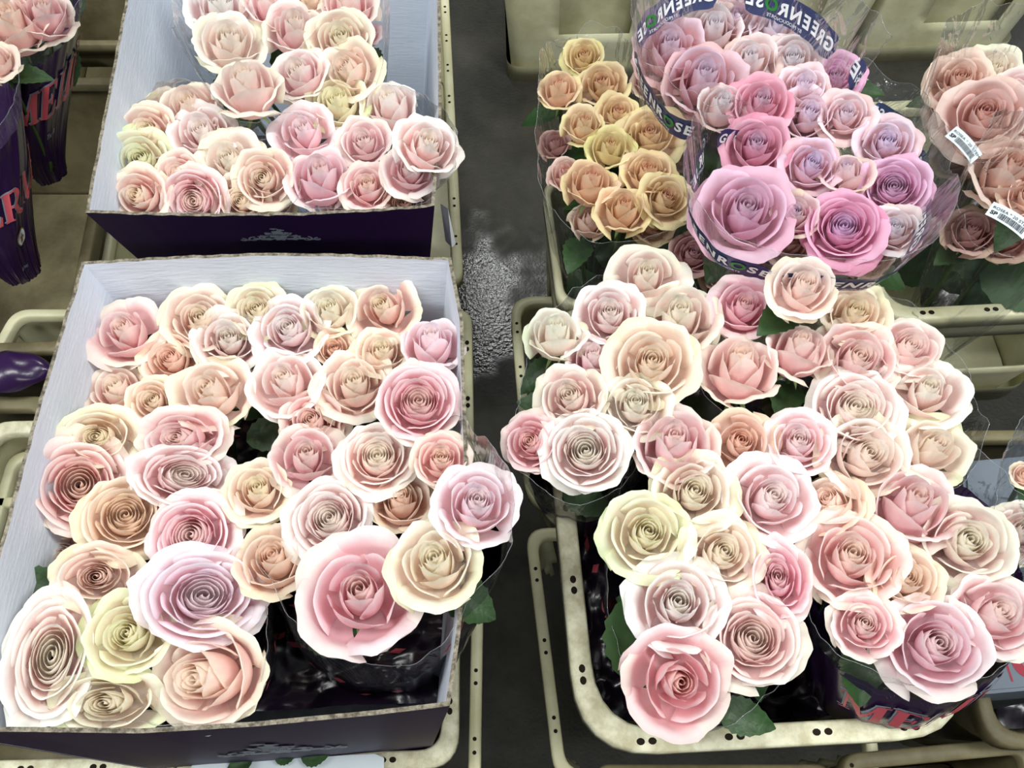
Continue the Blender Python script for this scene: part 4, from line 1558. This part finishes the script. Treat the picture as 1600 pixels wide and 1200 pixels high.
# ------------------------------------------------------------------ silver crest on the boxes
def crest(root, fr, a0, d0, scale, squash=1.0):
    og = root.location
    V, Fc = [], []

    def blob(cx, cy, rx, ry, k=0, amp=0.0, n=22):
        o = len(V)
        V.append((cx, cy))
        for i in range(n):
            a = 2 * math.pi * i / n
            m = 1 + amp * math.cos(a * k)
            V.append((cx + rx * m * math.cos(a), cy + ry * m * math.sin(a)))
        for i in range(n):
            Fc.append((o, o + 1 + i, o + 1 + (i + 1) % n))

    def scroll(cx, cy, r, a_s, turns, w_, sg):
        o = len(V)
        n = 26
        for i in range(n + 1):
            t = i / n
            a = math.radians(a_s) + sg * t * turns * 2 * math.pi
            rr_ = r * (1 - 0.75 * t)
            ww = w_ * (1 - 0.5 * t)
            for e in (0, 1):
                V.append((cx + (rr_ - ww * e) * math.cos(a), cy + (rr_ - ww * e) * math.sin(a)))
        for i in range(n):
            k = o + 2 * i
            Fc.append((k, k + 1, k + 3, k + 2))
    for sg in (-1, 1):
        scroll(sg * .86, .07, .12, 90, 1.1, .05, sg)
        scroll(sg * .60, .10, .17, 70, .9, .05, -sg)
        scroll(sg * .42, .22, .13, 90, 1.0, .06, sg)
        scroll(sg * .22, .40, .10, 90, 1.0, .05, -sg)
        blob(sg * .74, .06, .13, .035)
        blob(sg * .50, .12, .14, .05, 3, .2)
        blob(sg * .36, .27, .12, .05, 4, .25)
        blob(sg * .22, .45, .09, .05, 3, .25)
        blob(sg * .30, .10, .16, .07, 5, .2)
        blob(sg * .10, .30, .12, .12, 5, .15)
    blob(0, .12, .16, .10, 6, .2)
    blob(0, .48, .13, .12, 5, .15)
    scroll(-.03, .66, .11, -60, .8, .05, 1)
    blob(.10, .62, .07, .05, 3, .2)
    blob(-.05, .70, .07, .045, 2, .2)
    W_ = [on_face(fr, a0 + x * scale / (fr[1] - fr[0]).length, d0 - y * scale * squash) - og for x, y in V]
    o = link('silver_crest', pydata('silver_crest', W_, Fc), M['silver'], root, flat=True)
    Vv, Ff, w_ = text_polys('Holland', 1.0, .3, 0)
    W_ = [on_face(fr, a0 + (v.x - w_ / 2) * .13 * scale / (fr[1] - fr[0]).length, d0 - (.36 + v.y * .13) * scale * squash, .003) - og for v in Vv]
    link('crest_text', pydata('crest_text', W_, Ff), M['purple'], root, flat=True)
    return o


crest(bbox_, bfr[0], 0.528, 0.058, 0.055, .75)
crest(fbox, ffr[0], 0.545, 0.27, 0.09, 1.9)
W_, Ff = [], []
dr = random.Random(12)
xa = 0.55
while xa < 0.84:          # worn, unreadable line of script: short broken strokes
    ln = dr.uniform(.004, .012)
    y0 = dr.uniform(-.006, .006)
    o = len(W_)
    for (p, q) in ((xa, 0), (xa + ln, .004), (xa + ln, .010), (xa, .006)):
        W_.append(on_face(ffr[0], p, 0.38 + y0 + q, .003) - fbox.location)
    Ff.append((o, o + 1, o + 2, o + 3))
    xa += ln + dr.uniform(.003, .010)
link('script_print', pydata('script_print', W_, Ff), M['silver'], fbox, flat=True)

# ------------------------------------------------------------------ small things
def sheet(name, pts, mat, label, cat, z=None, th=0.0012):
    Wd_ = [P(*p) if len(p) == 3 else P(p[0], p[1], z) for p in pts]
    og = sum(Wd_, Vector()) / len(Wd_)
    n = len(Wd_)
    V = [w_ - og for w_ in Wd_] + [w_ - og - Vector((0, 0, th)) for w_ in Wd_]
    Fc = [tuple(range(n)), tuple(range(n, 2 * n))[::-1]] + [(i, (i + 1) % n, n + (i + 1) % n, n + i)[::-1] for i in range(n)]
    o = link(name, pydata(name, V, Fc), mat, None, flat=True)
    o.location = og
    tag(o, label, cat)
    return o


sheet('paper_sheet', [(285, 1235), (300, 1196), (392, 1188), (585, 1178), (600, 1184), (600, 1235)], M['paper'], 'pale blue sheet of paper under the front box at bottom', 'paper', .466)
pc = sheet('hanging_card', [(688, 318, .70), (700, 326, .70), (712, 380, .62), (706, 386, .62), (696, 376, .62)], M['white_ink'], 'white card hanging beside the corner of the back box', 'card')
# loose leaves on the paper
lr = random.Random(8)
for i, (px, py, an, lab) in enumerate([(395, 1186, 200, 'dark green loose leaf left of the paper sheet'), (430, 1188, 20, 'green loose leaf on the paper edge, middle of three'), (470, 1184, 10, 'yellowish green leaf scrap on the paper, rightmost of three')]):
    o = bpy.data.objects.new('loose_leaf', LEAVES[i])
    S.collection.objects.link(o)
    o.location = P(px, py, .474)
    o.rotation_euler = (0.1, -0.1, math.radians(an))
    o.scale = (.55, .6, .6)
    tag(o, lab, 'leaf')


def slabbox(name, C, z0, z1, mat, label, cat):
    cen = sum(C, Vector()) / 4
    og = Vector((cen.x, cen.y, z0))
    V = [Vector((c.x, c.y, z0)) - og for c in C] + [Vector((c.x, c.y, z1)) - og for c in C]
    bm = bmesh.new()
    vs = [bm.verts.new(v) for v in V]
    for f in ((3, 2, 1, 0), (4, 5, 6, 7), (0, 1, 5, 4), (1, 2, 6, 5), (2, 3, 7, 6), (3, 0, 4, 7)):
        bm.faces.new([vs[i] for i in f])
    bmesh.ops.bevel(bm, geom=bm.edges[:], offset=0.004, segments=2, affect='EDGES')
    o = link(name, from_bm(bm, name), mat, None, flat=True)
    o.location = og
    tag(o, label, cat)
    return o


gc = slabbox('grey_carton', [P(1530, 1085, .56), P(1760, 1065, .56), P(1740, 700, .56), P(1505, 720, .56)], .20, .56, M['grey_card'], 'grey blue carton with a dark red curve, at the lower right edge', 'carton')
V, Fc = [], []
for i in range(17):
    t = i / 16
    x = 1553 + 24 * t ** 1.6 + 4 * t
    y = 960 + 105 * t
    for e in (0, 1):
        V.append(P(x + e * (7 - 4 * t), y, .5605) - gc.location)
for i in range(16):
    Fc.append((2 * i, 2 * i + 1, 2 * i + 3, 2 * i + 2))
link('red_curve', pydata('red_curve', V, Fc), M['red_ink'], gc, flat=True)
V, Fc = [], []
for i in range(17):
    t = i / 16
    a = math.pi * (0.5 + 1.0 * t)
    for e in (0, 1):
        V.append(P(1612 + (34 - e * 14) * math.cos(a), 1020 - (40 - e * 14) * math.sin(a), .5605) - gc.location)
for i in range(16):
    Fc.append((2 * i, 2 * i + 1, 2 * i + 3, 2 * i + 2))
link('red_letter', pydata('red_letter', V, Fc), M['red_ink'], gc, flat=True)

# folded purple sleeve lying in the shaded crate at the left
V, Fc = [], []
n, m = 24, 8
A0, A1 = P(-60, 612, .47), P(74, 606, .47)
for i in range(n + 1):
    for j in range(m + 1):
        a = math.pi * j / m
        t = i / n
        R0 = 0.045 * math.sin(math.pi * (0.08 + 0.90 * t)) ** 0.6
        p = A0.lerp(A1, t) + Vector((0, -R0 * math.cos(a) * 0.8 + 0.03, R0 * math.sin(a) * 0.55 + 0.002 * math.sin(i * .7 + j)))
        V.append(p)
for i in range(n):
    for j in range(m):
        a = i * (m + 1) + j
        Fc.append((a, a + 1, a + m + 2, a + m + 1))
og = A0.lerp(A1, .5)
o = link('folded_sleeve', pydata('folded_sleeve', [v - og for v in V], Fc), M['purple_film'])
o.location = og
tag(o, 'dark purple folded sleeve lying in the shaded left crate', 'sleeve')


def crumpled(label, px, z, seed, amp=0.022, mat='dark_film', marks=3):
    """loose printed sleeve pushed down between the stems; px = four corner pixels"""
    A, B, Cc, D = [P(*p, z) for p in px]
    og = (A + B + Cc + D) / 4
    V, Fc = [], []
    n = 34

    def pt(a, b, off=0.0):
        q = A.lerp(B, a).lerp(D.lerp(Cc, a), b)
        k = Vector((q.x * 16, q.y * 16, seed * 3.3))
        e = noise.noise(k) + 0.5 * abs(noise.noise(k * 2.3)) + 0.25 * abs(noise.noise(k * 5))
        return q + Vector((0, 0, e * amp + off)) - og
    for i in range(n + 1):
        for j in range(n + 1):
            V.append(pt(i / n, j / n))
    for i in range(n):
        for j in range(n):
            a = i * (n + 1) + j
            Fc.append((a, a + n + 1, a + n + 2, a + 1))
    o = link('crumpled_sleeve', pydata('crumpled_sleeve', V, Fc), M[mat])
    o.location = og
    tag(o, label, 'sleeve')
    rr = random.Random(seed)
    for k in range(marks):
        a, b = rr.uniform(.1, .9), rr.uniform(.1, .9)
        V, Fc = [], []
        an = rr.uniform(0, 3)
        for (x, y) in ((0, -1.5), (.8, 0), (0, 1.5), (-.8, 0)):
            V.append(pt(a + (x * math.cos(an) - y * math.sin(an)) * .03, b + (x * math.sin(an) + y * math.cos(an)) * .03, 0.003))
        link('printed_diamond', pydata('printed_diamond', V, [(0, 1, 2, 3)]), M['pink_ink'], o, flat=True)
    return o


crumpled('dark purple crumpled sleeve at the bottom right inside the front box', [(372, 1112), (690, 1098), (700, 930), (372, 930)], .60, 3, marks=7)
crumpled('dark sleeve under the left roses of the front box', [(40, 1085), (380, 1112), (385, 700), (150, 700)], .58, 5, marks=2)  # this and the plain dark sheets below fill in interior shade
crumpled('dark sleeve under the upper roses of the front box', [(160, 720), (690, 760), (690, 520), (190, 520)], .60, 7, marks=1)
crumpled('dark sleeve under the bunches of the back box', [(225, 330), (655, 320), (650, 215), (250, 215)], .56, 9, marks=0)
crumpled('dark purple crumpled sleeve along the left wall of the lower right crate', [(935, 1125), (1080, 1135), (1060, 820), (890, 820)], .56, 11, marks=6)
crumpled('dark purple crumpled sleeve at the front of the lower right crate', [(1080, 1135), (1490, 1105), (1480, 930), (1070, 930)], .56, 13, marks=2)
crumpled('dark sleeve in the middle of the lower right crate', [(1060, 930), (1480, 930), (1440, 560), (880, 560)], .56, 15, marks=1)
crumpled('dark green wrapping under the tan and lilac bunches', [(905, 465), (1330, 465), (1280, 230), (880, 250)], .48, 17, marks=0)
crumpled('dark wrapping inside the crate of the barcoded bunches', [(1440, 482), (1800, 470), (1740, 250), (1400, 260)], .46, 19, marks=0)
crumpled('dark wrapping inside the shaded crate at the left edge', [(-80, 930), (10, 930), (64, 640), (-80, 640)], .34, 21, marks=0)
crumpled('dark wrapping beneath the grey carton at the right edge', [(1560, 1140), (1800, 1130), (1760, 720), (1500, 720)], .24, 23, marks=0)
